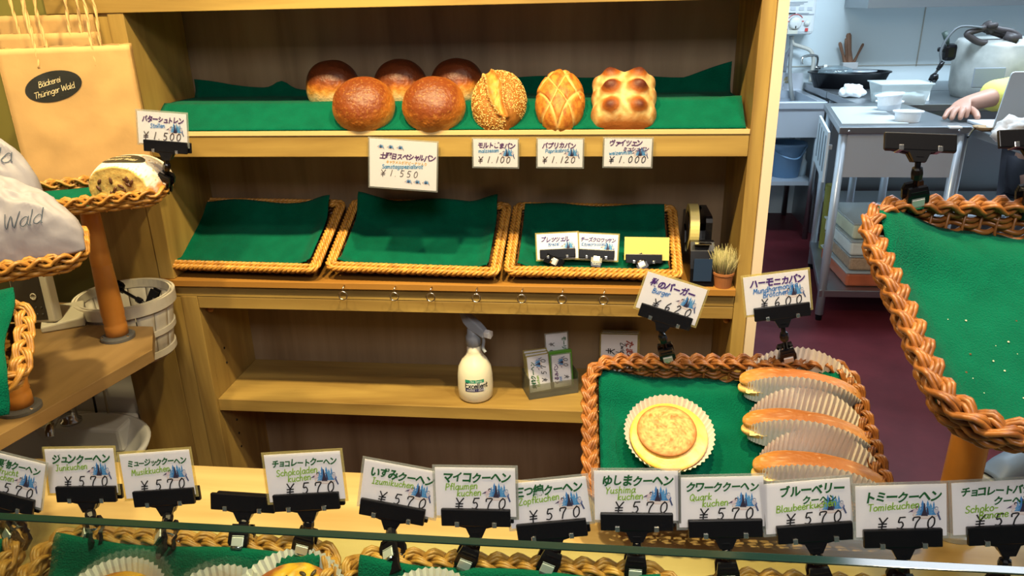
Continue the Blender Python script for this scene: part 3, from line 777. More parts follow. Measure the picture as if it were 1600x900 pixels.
loaf('square_loaf', 'square pale loaf with six dark browned knobs on its crust', 'bread', c, z2, .062, .068, .064, sq_col, sq_disp, pe=5, nu=200, nv=90)
# ------------------------------------------------------------------ cards along the upper shelf edge
GC = 'price cards hanging on the upper shelf edge'
def hang(tl, tr, *a, **k): return price_card(card_frame(tl, tr, 1.5135, 2, w=k.get('w', .096)), *a, **k)
hang((738, 215), (810, 216), 'white card reading 1.100 below the sesame loaf', 'モルトごまパン', 'malzsesam', '1.100', VIOI, CYAN, BRNI, w=.097, h=.062, group=GC, lx=-.035, px=-.036, ppitch=.0122)
hang((840, 215), (911, 215.5), 'white card reading 1.120 below the lattice cut loaf', 'パプリカパン', 'Paprikabrot', '1.120', VIOI, CYAN, BRNI, w=.097, h=.062, group=GC, lx=-.030, px=-.036, ppitch=.0122)
hang((945, 214), (1019, 214.5), 'white card reading 1.000 below the square knobbed loaf', 'ヴァイツェン', 'weizenmish', '1.000', VIOI, CYAN, BLKI, w=.1, h=.062, group=GC, title2='ミュシュパン', lx=-.036, px=-.036, ppitch=.0125)
M = card_frame((574, 213.5), (686, 221), 1.512, 3)
def birds(mb, T):
    for k in range(3): picture(mb, T, -.047+k*.0205, .035, .0062, .0002)
    for k in range(3): picture(mb, T, .012+k*.0185, -.034, .0064, .0002)
    kana(mb, 'キャラメルがけピーナツ入り', -.036, .004, .0068, .0064, ORNG, T, .00012)
price_card(M, 'large white card for the Saturday special bread reading 1.550 with tiny birds', '土曜日スペシャルパン', 'Samstagspezialbrot', '1.550', VIOI, CYAN, BRNI, w=.148, h=.106, group=GC, extra=birds, pic=None, lx=-.029, tx=-.0315, ty=-.0045, ppitch=.0095, px=-.031, pw=.0008, lyo=-.0066, py=-.0178, ls=.72, ps=.68)
# ------------------------------------------------------------------ three tilted baskets on the worktop
MB_T = 'green lined baskets on the worktop'
def ramp_rise(h, seed, lc, rc, back=.012, base=.0, s0=.62):
    def f(u, v):
        z = base+(h-.012)*smooth(s0, 1, v)+back*smooth(max(.8, s0), 1, v)
        z += (h-.014)*(smooth(.10, 0, u)+smooth(.90, 1, u))*.9*(1-smooth(.6, 1, v)*.9)
        z += lc*smooth(.72, 1, v)*smooth(.28, 0, u)+rc*smooth(.72, 1, v)*smooth(.78, 1, u)
        z += .012*smooth(.12, 0, v)
        return z+.004*math.sin(u*9+seed)*smooth(.6, 1, v)
    return f
mid = []
for q, lab, fl, lc, rc, bk in (((-.803, 1.516, .898, .400, .245, .450, -.045, .002), 'left of the three green lined tilted baskets beside the slatted pail', 'empty green felt in the left tilted basket', -.004, .014, .008),
                               ((-.395, 1.516, .898, .398, .248, .430, -.022, -.014), 'middle of the three green lined tilted baskets on the worktop', 'empty green felt in the middle tilted basket with a raised rear corner', .016, .024, .016),
                               ((.004, 1.517, .896, .386, .250, .405, -.002, -.009), 'right of the three green lined tilted baskets, next to the tape dispenser', 'green felt in the right tilted basket under the spare card clips', -.002, .0, .010)):
    q = list(q)
    t, F = basket(q, .0245, lab, 'rope', (WICKM, WICKD), MB_T, r=.022, A=.0075, rod=.0038, rows=4, taper=.012)
    felt(F, q[3], q[4], .0245, fl, q[0]*5, lift=.0125, rise=ramp_rise(.029, q[0]*9, lc, rc, bk), group=None)
    mid.append(F)
# wooden props beneath their raised backs
for F, x, lab in ((mid[0], -.80, 'left'), (mid[1], -.39, 'middle'), (mid[2], .0, 'right')):
    p = F @ Vector((0, .20, -.025))
    mb = MB(); mb.box((x-.12, p.y-.012, .8722), (x+.12, p.y+.008, p.z-.006)); tag(mb.build('wooden_prop', WOODX, None, loc=(x, p.y, .873)), 'wooden prop beneath the raised back of the '+lab+' tilted basket', 'prop')
# spare clips lying in the right basket
def lying(tl, tr, base_px, lab, clab, Y, **k):
    M = card_frame(tl, tr, Y, 20)
    b = base_px
    J = M @ Matrix.Translation((k.pop('jx', 0), -.037, -.0008))
    card_clip(J, b, clab, (0, -1, .3), 'card clips lying in the right basket')
    return M
Fz = mid[2]
def onfelt(px, py, up=.018):
    # the ray through a pixel meets the plane of the basket's felt
    n = (Fz.to_3x3() @ Vector((0, 0, 1))); p0 = Fz @ Vector((0, 0, -.014+up)); d = ray(px, py); return CP+d*((p0-CP).dot(n)/d.dot(n))
b1, b2, b3 = onfelt(866, 408), onfelt(932, 405), onfelt(1002, 412)
M1 = lying((838, 364), (902, 361), b1, '', 'black card clip lying in the right basket holding the 280 card', 1.575)
price_card(M1, 'small card reading 280 in the clip lying in the right basket', 'ブレッツェル', 'Brezel', '280', NAVY, lin(40, 110, 190), sleeve=SLEEVEY, lx=-.02)
M2 = lying((902, 362), (966, 365), b2, '', 'black card clip lying in the right basket holding the 190 croissant card', 1.578)
price_card(M2, 'small card reading 190 behind the 280 card in the right basket', 'チーズクロワッサン', 'Käsecroissant', '190', NAVY, lin(40, 110, 190), sleeve=SLEEVEY, lx=-.034)
M3 = lying((977, 370), (1045, 371), b3, '', 'black card clip lying in the right basket holding a blank yellow card', 1.57, jx=-.006)
price_card(M3, 'blank yellow card back in the right basket', None, None, '', blank=True, h=.05)
# ------------------------------------------------------------------ tape dispenser, grass brush
t = thing('tape_dispenser', 'black tape dispenser with a cream roll beside the right tilted basket', 'tape dispenser', (.2395, 1.60, .872))
x0, x1 = .212, .262
prof = [(1.528, .8725), (1.725, .8725), (1.728, .93), (1.712, .955), (1.690, .965), (1.668, .955), (1.655, .93), (1.640, .915), (1.62, .915), (1.600, .93), (1.575, .962), (1.560, .962), (1.548, .945), (1.534, .91)]
mb = MB()
vs = [(x0, y, z) for y, z in prof]+[(x1, y, z) for y, z in prof]; n = len(prof)
mb.add(vs, [list(range(n)), [n+i for i in range(n)][::-1]]+[[i, n+i, n+(i+1) % n, (i+1) % n] for i in range(n)])
mb.box((x0+.004, 1.66, .93), (x0+.010, 1.75, .985), bev=.003)
mb.build('body', BLACK, t, bev=.003)
mb = MB(); mb.box((x1-.012, 1.60, .92), (x1-.002, 1.72, 1.005), bev=.012); mb.build('roll_guard', BLACK, t)
R = Matrix.Translation((.226, 1.655, .968)) @ Matrix.Rotation(math.radians(90), 4, 'Y')
mb = MB(); mb.lathe([(.036, -.010), (.052, -.010), (.052, .010), (.036, .010), (.036, -.010)], 40, R, ends=False, sm=False); mb.build('tape_roll', plain('cream_tape', (.72, .60, .22), .45), t)
mb = MB(); mb.lathe([(.0, -.012), (.034, -.012), (.034, .012), (0, .012)], 28, R, sm=False); mb.build('hub', BLACK, t)
mb = MB(); mb.box((x0+.008, 1.540, .9615), (x1-.008, 1.552, .9635)); mb.build('cutter', CHROME, t)
mb = MB(); mb.box((x0+.006, 1.5262, .885), (x1-.006, 1.5275, .935), Matrix.Identity(4)); mb.build('front_reflection', plain('reflection_blue_black', (.02, .04, .09), .3), t)  # blue-black sheet paints the reflection on the glossy black front
c = oz(1136, 463, .8725); c.y = 1.532
t = thing('grass_brush', 'tuft of dry grass bristles in a clay cup at the worktop right end', 'brush', (c.x, c.y, .8725))
mb = MB(); mb.lathe([(.0, .8725), (.017, .8725), (.021, .90), (.0225, .9005), (.0225, .905), (.019, .905), (.018, .885), (0, .885)], 24, Matrix.Translation((c.x, c.y, 0)), sm=False); mb.build('clay_cup', plain('clay', (.33, .12, .04), .7), t)
mb = MB(); rnd = random.Random(5)
for k in range(230):
    a, r0 = rnd.random()*6.28, .016*math.sqrt(rnd.random()); L_ = rnd.uniform(.04, .075); sp = rnd.uniform(.2, 1.2)
    p = V(c.x+r0*math.cos(a), c.y+r0*math.sin(a), .888); q = p+V(r0*math.cos(a)*sp, r0*math.sin(a)*sp, L_)
    mb.tube([p, p.lerp(q, .6)+V(0, 0, .004), q+V(rnd.uniform(-.004, .004), rnd.uniform(-.004, .004), 0)], [.0009, .0007, .0003], 3, col=lerp3((.52, .44, .22), (.26, .25, .10), rnd.random()))
o = mb.build('bristles', vcol('dry_grass', .8), t); o['kind'] = 'stuff'
# ------------------------------------------------------------------ lower shelf: spray bottle, card box
bx = oz(743, 621, .555); bx.y += .008
t = thing('spray_bottle', 'translucent white spray bottle with grey trigger on the lower shelf', 'spray bottle', (bx.x, bx.y, .5552))
B = Matrix.Translation((bx.x, bx.y, .5552))
MILK = plain('milky_bottle', (.78, .73, .58), .35, sss=.2)
GREYP = plain('grey_trigger_plastic', (.34, .37, .42), .4)
mb = MB(); mb.lathe([(0, .0), (.036, .0), (.0415, .006), (.0425, .03), (.042, .06), (.039, .082), (.030, .100), (.020, .113), (.0175, .122), (.0165, .140), (0, .140)], 40, B); mb.build('bottle', MILK, t)
mb = MB(); mb.lathe([(.0155, .138), (.0185, .139), (.0185, .160), (.015, .166), (.014, .180), (0, .181)], 24, B, fr=lambda a, i: 1+.03*math.cos(12*a)); mb.build('collar', GREYP, t)
Hd = B @ Matrix.Translation((0, 0, .178)) @ Matrix.Rotation(math.radians(-28), 4, 'Z')
mb = MB()
vs = []; sec = [(.036, -.004, .011, .010), (.020, .006, .013, .012), (.0, .014, .014, .015), (-.020, .028, .013, .013), (-.034, .050, .010, .011), (-.040, .058, .007, .008)]
for (xx, zz, wy, hz) in sec: vs += [(xx, -wy, zz-hz), (xx, wy, zz-hz), (xx, wy*.7, zz+hz), (xx, -wy*.7, zz+hz)]
fs = [[0, 1, 2, 3][::-1], [20, 21, 22, 23]]+[[i*4+k, i*4+(k+1) % 4, i*4+4+(k+1) % 4, i*4+4+k] for i in range(5) for k in range(4)]
mb.add(vs, fs, Hd); mb.build('trigger_head', GREYP, t, bev=.003)
mb = MB(); mb.lathe([(.009, 0), (.011, .004), (.011, .016), (0, .017)], 6, Hd @ Matrix.Translation((.034, 0, -.003)) @ Matrix.Rotation(math.radians(90), 4, 'Y'), sm=False); mb.build('nozzle', WHITEP, t)
mb = MB(); mb.tube(catmull([(.022, 0, -.004), (.030, 0, -.022), (.027, 0, -.042), (.034, 0, -.052)], 5), [.004]*16, 6, M=Hd); mb.build('trigger', GREYP, t)
def wraplabel(z0, z1, r, a0, a1, col, dz=0):
    mb.grid(lambda u, v: ((r+.0004+dz)*math.sin(a0+(a1-a0)*u), -(r+.0004+dz)*math.cos(a0+(a1-a0)*u), z0+(z1-z0)*v), 14, 1, B, colf=lambda u, v: col)
mb = MB(); ac = 0.12
wraplabel(.034, .064, .0425, ac-.55, ac+.55, (.80, .80, .74)); wraplabel(.0565, .065, .0425, ac-.54, ac+.54, lin(40, 150, 120), .0002); wraplabel(.034, .0415, .0425, ac-.54, ac+.50, lin(45, 45, 95), .0002)
mb.build('label', INK, t)
mb = MB(); tm = MB()
stroke_text(tm, 'Excellent', -.0235, .0435, .0125, .0021, BLKI, None, 0, slant=.05, track=.06, sharp=False)
stroke_text(tm, 'The Spray', -.012, .0585, .0055, .0007, (.7, .8, .75), None, 0); stroke_text(tm, 'ecoline - forest', -.020, .0358, .0055, .0007, (.75, .75, .85), None, 0)
for v in range(len(tm.v)):
    p = tm.v[v]; a = ac+p.x/.0433; tm.v[v] = B @ Vector((.0433*math.sin(a), -.0433*math.cos(a), p.y))
tm.build('lettering', INK, t)
# clear box with spare cards
bl, br = oz(827, 625, .5555), oz(912, 612, .5555)
exb = (br-bl).normalized(); eyb = V(-exb.y, exb.x, 0); BX = frame(bl, exb, eyb)
wbx = .125; dbx = .062
t = thing('card_box', 'clear plastic box of spare price cards on the lower shelf', 'card box', BX @ Vector((wbx/2, dbx/2, 0)))
SMOKE = clear('smoky_acrylic', (.66, .68, .64), .1, .05, .12, (.5, .5, .45))
mb = MB()
mb.box((0, 0, 0), (wbx, dbx, .002), BX); mb.box((0, 0, .002), (.002, dbx, .055), BX); mb.box((wbx-.002, 0, .002), (wbx, dbx, .055), BX); mb.box((.002, 0, .002), (wbx-.002, .002, .038), BX); mb.box((.002, dbx-.002, .002), (wbx-.002, dbx, .055), BX)
mb.box((wbx*.5-.001, .002, .002), (wbx*.5+.001, dbx-.002, .036), BX); mb.build('box_shell', SMOKE, t)
def upright(x, y, z, lean, yaw, ccw=True):
    """frame of a card standing on its short side in the box"""
    R = BX.to_3x3().to_4x4() @ Matrix.Rotation(math.radians(yaw), 4, 'Z') @ Matrix.Rotation(math.radians(-lean), 4, 'X')
    up = R @ Vector((0, 0, 1)); rt = R @ Vector((1, 0, 0)); o_ = BX @ Vector((x, y, z))
    if ccw: return frame(o_+up*.048-rt*.030, up, -rt)
    return frame(o_+up*.048+rt*.030, -up, rt)
GS = 'spare cards in the clear box'
for k in range(3):
    M = upright(.0335-.0015*k, .014+.009*k, .0075+.003*k, 14, 4-3*k)
    price_card(M, ('front', 'middle', 'rear')[k]+' card of the left stack standing sideways in the clear box', '黄桃クーヘン' if k == 0 else None, 'Kuchen' if k == 0 else None, '570' if k == 0 else '', w=.094, h=.060, sleeve=SLEEVEY, group=GS, noprice=k > 0, pic=(.024, .45) if k == 0 else None)
M = upright(.093, .012, .0075, 12, 0)
price_card(M, 'card ending in 00 standing sideways at the front right of the clear box', 'くるみパン', 'Brot', '400', VIOI, SKY, w=.086, h=.052, group=GS)
GRN = plain('green_card_case', (.12, .36, .03), .4)
R = BX.to_3x3().to_4x4() @ Matrix.Rotation(math.radians(-12), 4, 'X'); R.translation = BX @ Vector((.093, .030, .0035))
mb = MB(); mb.box((-.030, -.006, 0), (.030, .006, .095), R, bev=.003); tag(mb.build('card_case', GRN, None, loc=R.translation), 'green plastic card case standing behind a card in the clear box', 'card case')
M = upright(.088, .047, .045, 10, -3, False)
price_card(M, 'taller grey card standing sideways at the back of the clear box', 'モーリッツ', '三', '620', GREENI, LIME, w=.094, h=.060, group=GS, title2='三つ編')
# stack of cards behind the front basket
p = oz(968, 566, .556)
for k in range(3):
    topz = oy(968, 526, 1.69).z
    Mx = frame(V(oy(968, 540, 1.69).x+.002*k, 1.69+.006*k, topz-.152+.002*k), (1, 0, 0), (0, math.sin(.2), math.cos(.2)))
    up = Mx.to_3x3() @ Vector((0, 1, 0)); rt = Mx.to_3x3() @ Vector((1, 0, 0)); o_ = Mx.translation+up*.075
    M = frame(o_+rt*.048, -up, rt)
    price_card(M, ('front one of the large cards propped on the lower shelf behind the big front basket', 'second of the large cards propped on the lower shelf behind the big front basket', 'rear one of the large cards propped on the lower shelf behind the big front basket')[k], 'たまねぎパン' if k == 0 else None, 'Zwie' if k == 0 else None, '720' if k == 0 else '', ORNG if k else lin(160, 60, 40), BLKI, w=.15, h=.096, sleeve=SLEEVEY, group='large cards propped on the lower shelf', noprice=k > 0, pic=None, latin2='Thü' if k == 0 else None)
# ------------------------------------------------------------------ counter and glass
CZ = .75
PLYG = wood('varnished_pine', (.36, .235, .09), (.54, .40, .18), 'x', .8, .15)
t = thing('counter', 'pale pine counter top running across behind the glass pane', 'counter', (.2, .7, 0))
mb = MB(); mb.box((-1.0, .32, CZ-.03), (1.3, .982, CZ)); mb.build('counter_top', PLYG, t, bev=.002)
mb = MB(); mb.box((-.98, .35, 0), (1.28, .94, CZ-.0305)); mb.build('counter_body', WOODX, t)
t = thing('glass_pane', 'upright clear glass pane along the counter front with a dark green top edge', 'glass pane', (.1, .4035, .75))
GY0, GY1 = .400, .407
GT = oy(800, 848.5, .4035).z
mb = MB(); mb.box((-1.0, GY0, .752), (1.3, GY1, GT-.0012)); mb.build('pane', GLASS, t)
mb = MB(); mb.box((-1.0, GY0, GT-.0012), (1.3, GY1, GT), bev=.0004); mb.build('polished_edge', plain('dark_green_glass_edge', (.004, .022, .016), .12, spec=.8), t)
# ------------------------------------------------------------------ baskets in the showcase
GF = 'green lined baskets behind the glass'
def front_basket(x, label, flabel, w=.335, dz=0, seed=0, lc=0, rc=0, yaw=0):
    L_ = .26; tilt = .30
    yb, zb = .680, .860+dz
    q = (x+math.sin(yaw)*L_*.5, yb-L_*math.cos(tilt), zb-L_*math.sin(tilt), w, L_, tilt, yaw, 0)
    t, F = basket(q, .036, label, 'braid', (WICKL, WICKL), GF, r=.04, rows=4, taper=.012, per=.075, A=.0065, rod=.0024)
    felt(F, w, L_, .036, flabel, seed, rise=ramp_rise(.040, seed, lc, rc, .004, s0=.80), fr=.02, m=.026)
    return F
XA, XB, XC, XD = oy(58, 828, .68).x-.15, oy(545, 850, .68).x-.185, oy(1066, 876, .68).x-.1925, oy(1085, 878, .68).x+.1925
FA = front_basket(XA, 'wicker basket at the left end behind the glass, cut by the photo edge', 'green felt in the basket at the left end behind the glass', .30, .004, 1)
FB = front_basket(XB, 'wicker basket behind the glass holding the two golden custard cakes', 'green felt under the two golden custard cakes behind the glass', .37, .008, 2, .008, .006)
FC = front_basket(XC, 'wicker basket behind the glass below the Maiko and Zopf cards', 'green felt in the basket behind the glass below the Maiko and Zopf cards', .385, 0, 3, .012, .01)
FD = front_basket(XD, 'wicker basket behind the glass below the Tomie card, under the big front basket', 'green felt in the basket behind the glass below the Tomie card', .385, -.002, 4, .008, 0)
for nm, F in (('left end', FA), ('custard cake', FB), ('Maiko card', FC), ('Tomie card', FD)):
    p = F @ Vector((0, .215, -.0365)); mb = MB(); mb.box((p.x-.10, p.y-.01, CZ+.0003), (p.x+.10, p.y+.01, p.z-.007))
    tag(mb.build('wooden_prop', WOODX, None, loc=(p.x, p.y, CZ)), 'wooden prop beneath the raised back of the '+nm+' basket behind the glass', 'prop')
# ------------------------------------------------------------------ pastries
def paper_case(t, M, r0, r1, h, n=52, amp=.022, name='paper_case', ell=1.0):
    prof = []
    mb = MB(); nn = n*4
    fr = lambda a, i: 1+amp*(.25+.75*i/6)*(1 if int(a/(2*math.pi)*n*2+.5) % 2 else -1)
    pr = [(r0*.2, .0005)]+[(r0+(r1-r0)*(k/5)**1.1, .0005+h*(k/5)) for k in range(6)]
    mb.lathe(pr, n*2, M @ Matrix.Diagonal((ell, 1, 1, 1)), fr=fr, sm=False, ends=False)
    return mb.build(name, PLEAT, t)
CUST = vcol('custard', .38, .2, 140, .5, sss=.15)
def disc_cake(t, M, name, r, h, colf, mat, z0=.004, bumpf=None, nu=72, nv=28, dome=.25):
    mb = MB(); vs = []; cols = []; fs = []
    for j in range(nv+1):
        f = j/nv
        for i in range(nu):
            a = 2*math.pi*i/nu
            if f < .3: rr = r*(.93+.07*f/.3); zz = z0+h*(1-dome)*f/.3
            else:
                k = (f-.3)/.7; rr = r*(1-k)**.8 if k < 1 else 0; zz = z0+h*(1-dome)+h*dome*math.sin(k*math.pi/2)**.8
            x, y = rr*math.cos(a), rr*math.sin(a)
            if bumpf and f > .25: zz += bumpf(x/r, y/r)
            vs.append((x, y, zz)); cols.append(colf(x/r, y/r, f))
    for j in range(nv):
        for i in range(nu): fs.append([j*nu+i, j*nu+(i+1) % nu, (j+1)*nu+(i+1) % nu, (j+1)*nu+i])
    mb.add(vs, fs, M, 0, None, True)
    for i, c in enumerate(cols): mb.vc[i] = c
    return mb.build(name, mat, t)
def custard_col(seed):
    def f(x, y, k):
        n = mnoise.noise((x*2.5+seed, y*2.5, 1)); m = mnoise.noise((x*7, y*7+seed, 2)); r = math.hypot(x, y)
        c = lerp3((.66, .36, .012), (.52, .20, .01), .4+n)
        c = lerp3(c, (.74, .56, .16), (m-.15)*2)
        return lerp3(c, (.28, .07, .008), (r-.76+n*.3+m*.15)/.22)
    return f
def plane_pt(F, h, px, py):
    n = F.to_3x3() @ Vector((0, 0, 1)); p0 = F @ Vector((0, 0, h)); d = ray(px, py); return CP+d*((p0-CP).dot(n)/d.dot(n))
def on_basket(F, p):
    M = F.copy(); M.translation = p; return M
def custard_cake(F, px, py, lab, seed, seeds=False, r=.058, h=-.020, ax=0):
    p = plane_pt(F, h, px, py); M = on_basket(F, p) @ Matrix.Rotation(math.radians(ax), 4, 'X')
    t = thing('custard_cake', lab, 'cake', p, 'custard cakes behind the glass')
    paper_case(t, M, r*.80, r*1.10, .030)
    disc_cake(t, M, 'custard', r*.88, .026, custard_col(seed), CUST, bumpf=lambda x, y: .0016*mnoise.noise((x*4+seed, y*4, 0)))
    if seeds:
        rnd = random.Random(8)
        for k in range(11):
            a, rr = rnd.uniform(-.2, 2.9), rnd.uniform(.35, .74); q = M @ Matrix.Translation((r*rr*math.cos(a), r*rr*math.sin(a), .0285)) @ Matrix.Rotation(rnd.random()*3, 4, 'Z') @ Matrix.Diagonal((1.9, .9, .5, 1))
            mb = MB(); mb.lathe([(0, -.0025), (.0018, -.0015), (.0025, 0), (.0018, .0015), (0, .0025)], 10, q); mb.build('seed', plain('dark_seed', (.05, .03, .015), .4), t)
custard_cake(FB, 180, 976, 'golden custard cake with browned rim, at the left of the custard cake basket', 1)
custard_cake(FB, 456, 962, 'golden custard cake dotted with dark seeds, at the right of the custard cake basket', 5, True)
custard_cake(FB, 338, 990, 'custard cake between the two others, only its white pleated rim showing', 9)
custard_cake(FC, 670, 996, 'custard cake at the bottom edge, in the basket under the Maiko card', 13)
# ------------------------------------------------------------------ the large basket on the counter
QE = (.199, .826, .818, .408, .262, .46, .02, .016)
t, FE = basket(QE, .050, 'large brown braided basket on the counter holding the round cake and three long rolls', 'braid', (WICK, WICK), None, r=.055, rows=7, taper=.022, A=.0078, rod=.0025, per=.07)
felt(FE, .408, .262, .050, 'green felt under the round cake and the long rolls', 5, rise=ramp_rise(.034, 5, .026, .026, -.016), fr=.03, m=.026, lift=.012)
p = FE @ Vector((0, .20, -.0505)); mb = MB(); mb.box((p.x-.13, p.y-.015, CZ+.0003), (p.x+.13, p.y+.008, p.z-.010)); tag(mb.build('wooden_prop', WOODX, None, loc=(p.x, p.y, CZ)), 'wooden prop beneath the raised back of the large brown basket', 'prop')
p = plane_pt(FE, -.034, 1043, 692); M = on_basket(FE, p)
t = thing('round_cake', 'round golden cake with a browned disc on top in a white pleated case', 'cake', p)
paper_case(t, M, .050, .0635, .030, 50, .022)
def yc(x, y, k):
    n = mnoise.noise((x*3, y*3, 4)); return lerp3(lerp3((.66, .40, .03), (.68, .46, .10), .5+n), (.64, .38, .20), (x*.8-y*.5-.45+n*.3)*2)
disc_cake(t, M, 'custard', .0555, .021, yc, CUST, dome=.2)
def dc(x, y, k):
    n = mnoise.noise((x*5, y*5, 7)); m = mnoise.noise((x*14, y*14, 2)); r = math.hypot(x, y)
    c = lerp3((.62, .37, .12), (.34, .11, .015), .38+n*.7+m*.8); return lerp3(c, (.30, .10, .015), (r-.86)/.14)
disc_cake(t, M @ Matrix.Translation((-.003, .004, .0195)), 'biscuit_top', .0425, .012, dc, BREAD, z0=0, dome=.3, bumpf=lambda x, y: .0008*mnoise.noise((x*8, y*8, 1)))
# long rolls in pleated papers
def roll_col(seed, pale=0):
    def f(x, y, k, n, m):
        c = lerp3((.64, .34, .07), (.50, .20, .03), (k-.2+n*.15)/.3); c = lerp3(c, (.30, .095, .02), (k-.6+n*.12)/.35)
        return lerp3(c, (.80, .60, .42), max(0, m-.25)*.9+pale*max(0, x)*.35*max(0, k-.4))
    return f
def long_roll(px, py, ang, lab, seed):
    p = plane_pt(FE, -.028, px, py); M = on_basket(FE, p) @ Matrix.Rotation(math.radians(ang), 4, 'Z') @ Matrix.Rotation(math.radians(-12), 4, 'X')
    t = thing('long_roll', lab, 'bread roll', p, 'long filled rolls in pleated papers')
    R3 = M.to_3x3(); L_, wd = .086, .021
    def halfbun(name, z0, hh, col, wd, sh=0, flip=False):
        mb = MB(); nu, nv = 56, 22; vs = []; cols = []
        for j in range(nv+1):
            ph = -.45+(math.pi/2+.45)*j/nv; rr = max(0, math.cos(ph))**.8; zz = (math.sin(ph)+.435)/1.435
            for i in range(nu):
                a = 2*math.pi*i/nu; x, y = rr*math.cos(a), rr*math.sin(a)
                g = (abs(math.cos(a))**2.6+abs(math.sin(a))**2.6)**(-1/2.6); x *= g; y *= g
                bow = -.010*(x*x); nz = mnoise.noise((x*3+seed, y*2, zz*2))*.0015
                vs.append((x*L_, y*wd+bow+sh, z0+(hh*zz if not flip else hh*(1-zz))+nz)); cols.append(col(x, y, zz, mnoise.noise((x*5+seed, y*5, zz*4)), mnoise.noise((x*22+seed, y*8, zz*8))))
        fs = [[j*nu+i, j*nu+(i+1) % nu, (j+1)*nu+(i+1) % nu, (j+1)*nu+i] for j in range(nv) for i in range(nu)]+[list(range(nu))[::-1]]
        if flip: fs = [f[::-1] for f in fs]
        mb.add(vs, fs, M, 0, None, True)
        for i, c in enumerate(cols): mb.vc[i] = c
        return mb.build(name, BREAD, t)
    halfbun('bottom_half', .001, .020, lambda x, y, k, n, m: lerp3((.80, .50, .16), (.66, .34, .08), k), .020, -.002, True)
    halfbun('top_half', .019, .026, roll_col(seed, 1), .0225, .003)
    mb = MB(); mb.grid(lambda u, v: ((u-.5)*.150, -.021+.030*v-.010*((u-.5)*2*.88)**2, .0205+.003*mnoise.noise((u*20+seed, v*3, 0))), 40, 6, M, colf=lambda u, v: lerp3((.85, .62, .2), (.88, .74, .42), .5+mnoise.noise((u*15, v*4, seed)))); mb.build('filling', BREAD, t)
    # pleated oval paper: the front and back walls fan upward
    for sgn, nm, ht in ((-1, 'paper_front', .064), (1, 'paper_back', .062)):
        mb = MB(); N_ = 60
        def fn(u, v, sgn=sgn, ht=ht):
            a = math.pi*(.05+.90*u); x = .004-.080*math.cos(a); yb = .024*math.sin(a)
            zig = (1 if int(u*N_+.5) % 2 else -1)*.0019*(.3+.7*v)
            hgt = ht*(.30+.70*math.sin(a)**1.3)*v
            y = sgn*(yb+.004+(.012 if sgn > 0 else -.001)*v*math.sin(a)+zig)-.010*(x/.092)**2
            if sgn > 0: y += .004
            return (x*(1+.05*v), y, .0008+hgt+zig*.2)
        mb.grid(fn, N_, 6, M, sm=False); mb.build(nm, PLEAT, t)
    return t
long_roll(1243, 622, -11, 'topmost of the three long golden rolls in pleated papers, nearest the basket back', 1)
long_roll(1252, 688, -11, 'middle one of the three long golden rolls in pleated papers', 2)
long_roll(1272, 756, -10, 'lowest of the three long golden rolls, half hidden by the price cards', 3)
# clips and cards at the back of the large basket
def rim_back(F, L_, px):
    # the point of a basket's back rim that shows in column px
    a, b = F @ Vector((-.3, L_-.012, 0)), F @ Vector((.3, L_-.012, 0)); best = None
    for k in range(301):
        p = a.lerp(b, k/300); d = p-CP; x = 800+F_PX*d.dot(RT)/d.dot(FW)
        if best is None or abs(x-px) < best[0]: best = (abs(x-px), p)
    return best[1]
def standing(F, L_, px, tl, tr, Y, lab, clab, title, latin, price, back=14, yaw=0, h=.062, w=.096, jx=0, jd=-.0490, clip=True, card=True, up=.004, bpx=None, group=None, **k):
    M = card_frame(tl, tr, Y, back, yaw)
    J = M @ Matrix.Translation((jx, jd, -.0006))
    if clip: card_clip(J, rim_back(F, L_, bpx or px)+Vector((0, 0, up)), clab, group='black card clips along the counter')
    if card: price_card(M, lab, title, latin, price, w=w, h=h, group=group, **k)
    return J
GP = 'price cards standing along the counter'
p = rim_back(FE, .262, 1041); YE = p.y-.012
standing(FE, .262, 1041, (1008, 420), (1112, 451), YE, 'tilted yellow bordered card reading Burger 620 above the large basket', 'black clip holding the tilted Burger card on the large basket', '私のバーガー', 'Burger', '620', 10, tcol=PURP, lcol=SKY, sleeve=SLEEVEY, lx=-.030, up=.013)
standing(FE, .262, 1228, (1156, 431), (1266, 418), YE, 'yellow bordered card reading 600 above the large basket, right of the Burger card', 'black clip holding the 600 card on the large basket', 'ハーモニカパン', 'Mundharmonika', '600', 10, tcol=PURP, lcol=SKY, latin2='Brötchen', sleeve=SLEEVEY, jx=.004, up=.013)
# ------------------------------------------------------------------ the row of kuchen cards
YC = .694
def row(F, px, tl, tr, name, title, latin, where='', **k):
    standing(F, .26, px, tl, tr, k.pop('Y', YC), 'card reading '+name+' 570 in the row along the counter'+where, 'black clip holding the '+name+' card', title, latin, '570', group=GP, **k)
row(FA, 27, (-43, 696), (78, 722), 'Waldfrucht-kuchen', '森の果物クーヘン', 'Waldfrucht', ', cut by the left photo edge', latin2='kuchen', w=.096, Y=.70)
row(FB, 146, (66, 698), (178, 697), 'Jun Kuchen', 'ジュンクーヘン', 'Junkuchen', sleeve=SLEEVEY, Y=.72, jx=.006, bpx=148)
row(FB, 262, (182, 706), (297, 699), 'Musik Kuchen', 'ミュージッククーヘン', 'Musikkuchen', sleeve=SLEEVEY, Y=.72, jx=.006)
row(FB, 475, (407, 707), (534, 701), 'Schokoladenkuchen', 'チョコレートクーヘン', 'Schokoladen', latin2='kuchen', sleeve=SLEEVEY)
row(FC, 617, (574, 715), (684, 733), 'Izumi Kuchen', 'いずみクーヘン', 'Izumikuchen', Y=.72, jx=-.004)
row(FC, 727, (677, 726), (806, 728), 'Pflaumen Kuchen', 'マイコクーヘン', 'Pflaumen', latin2='kuchen', lx=-.034)
row(FC, 852, (785, 752), (917, 741), 'Zopf Kuchen', '三つ編クーヘン', 'Zopfkuchen', h=.058)
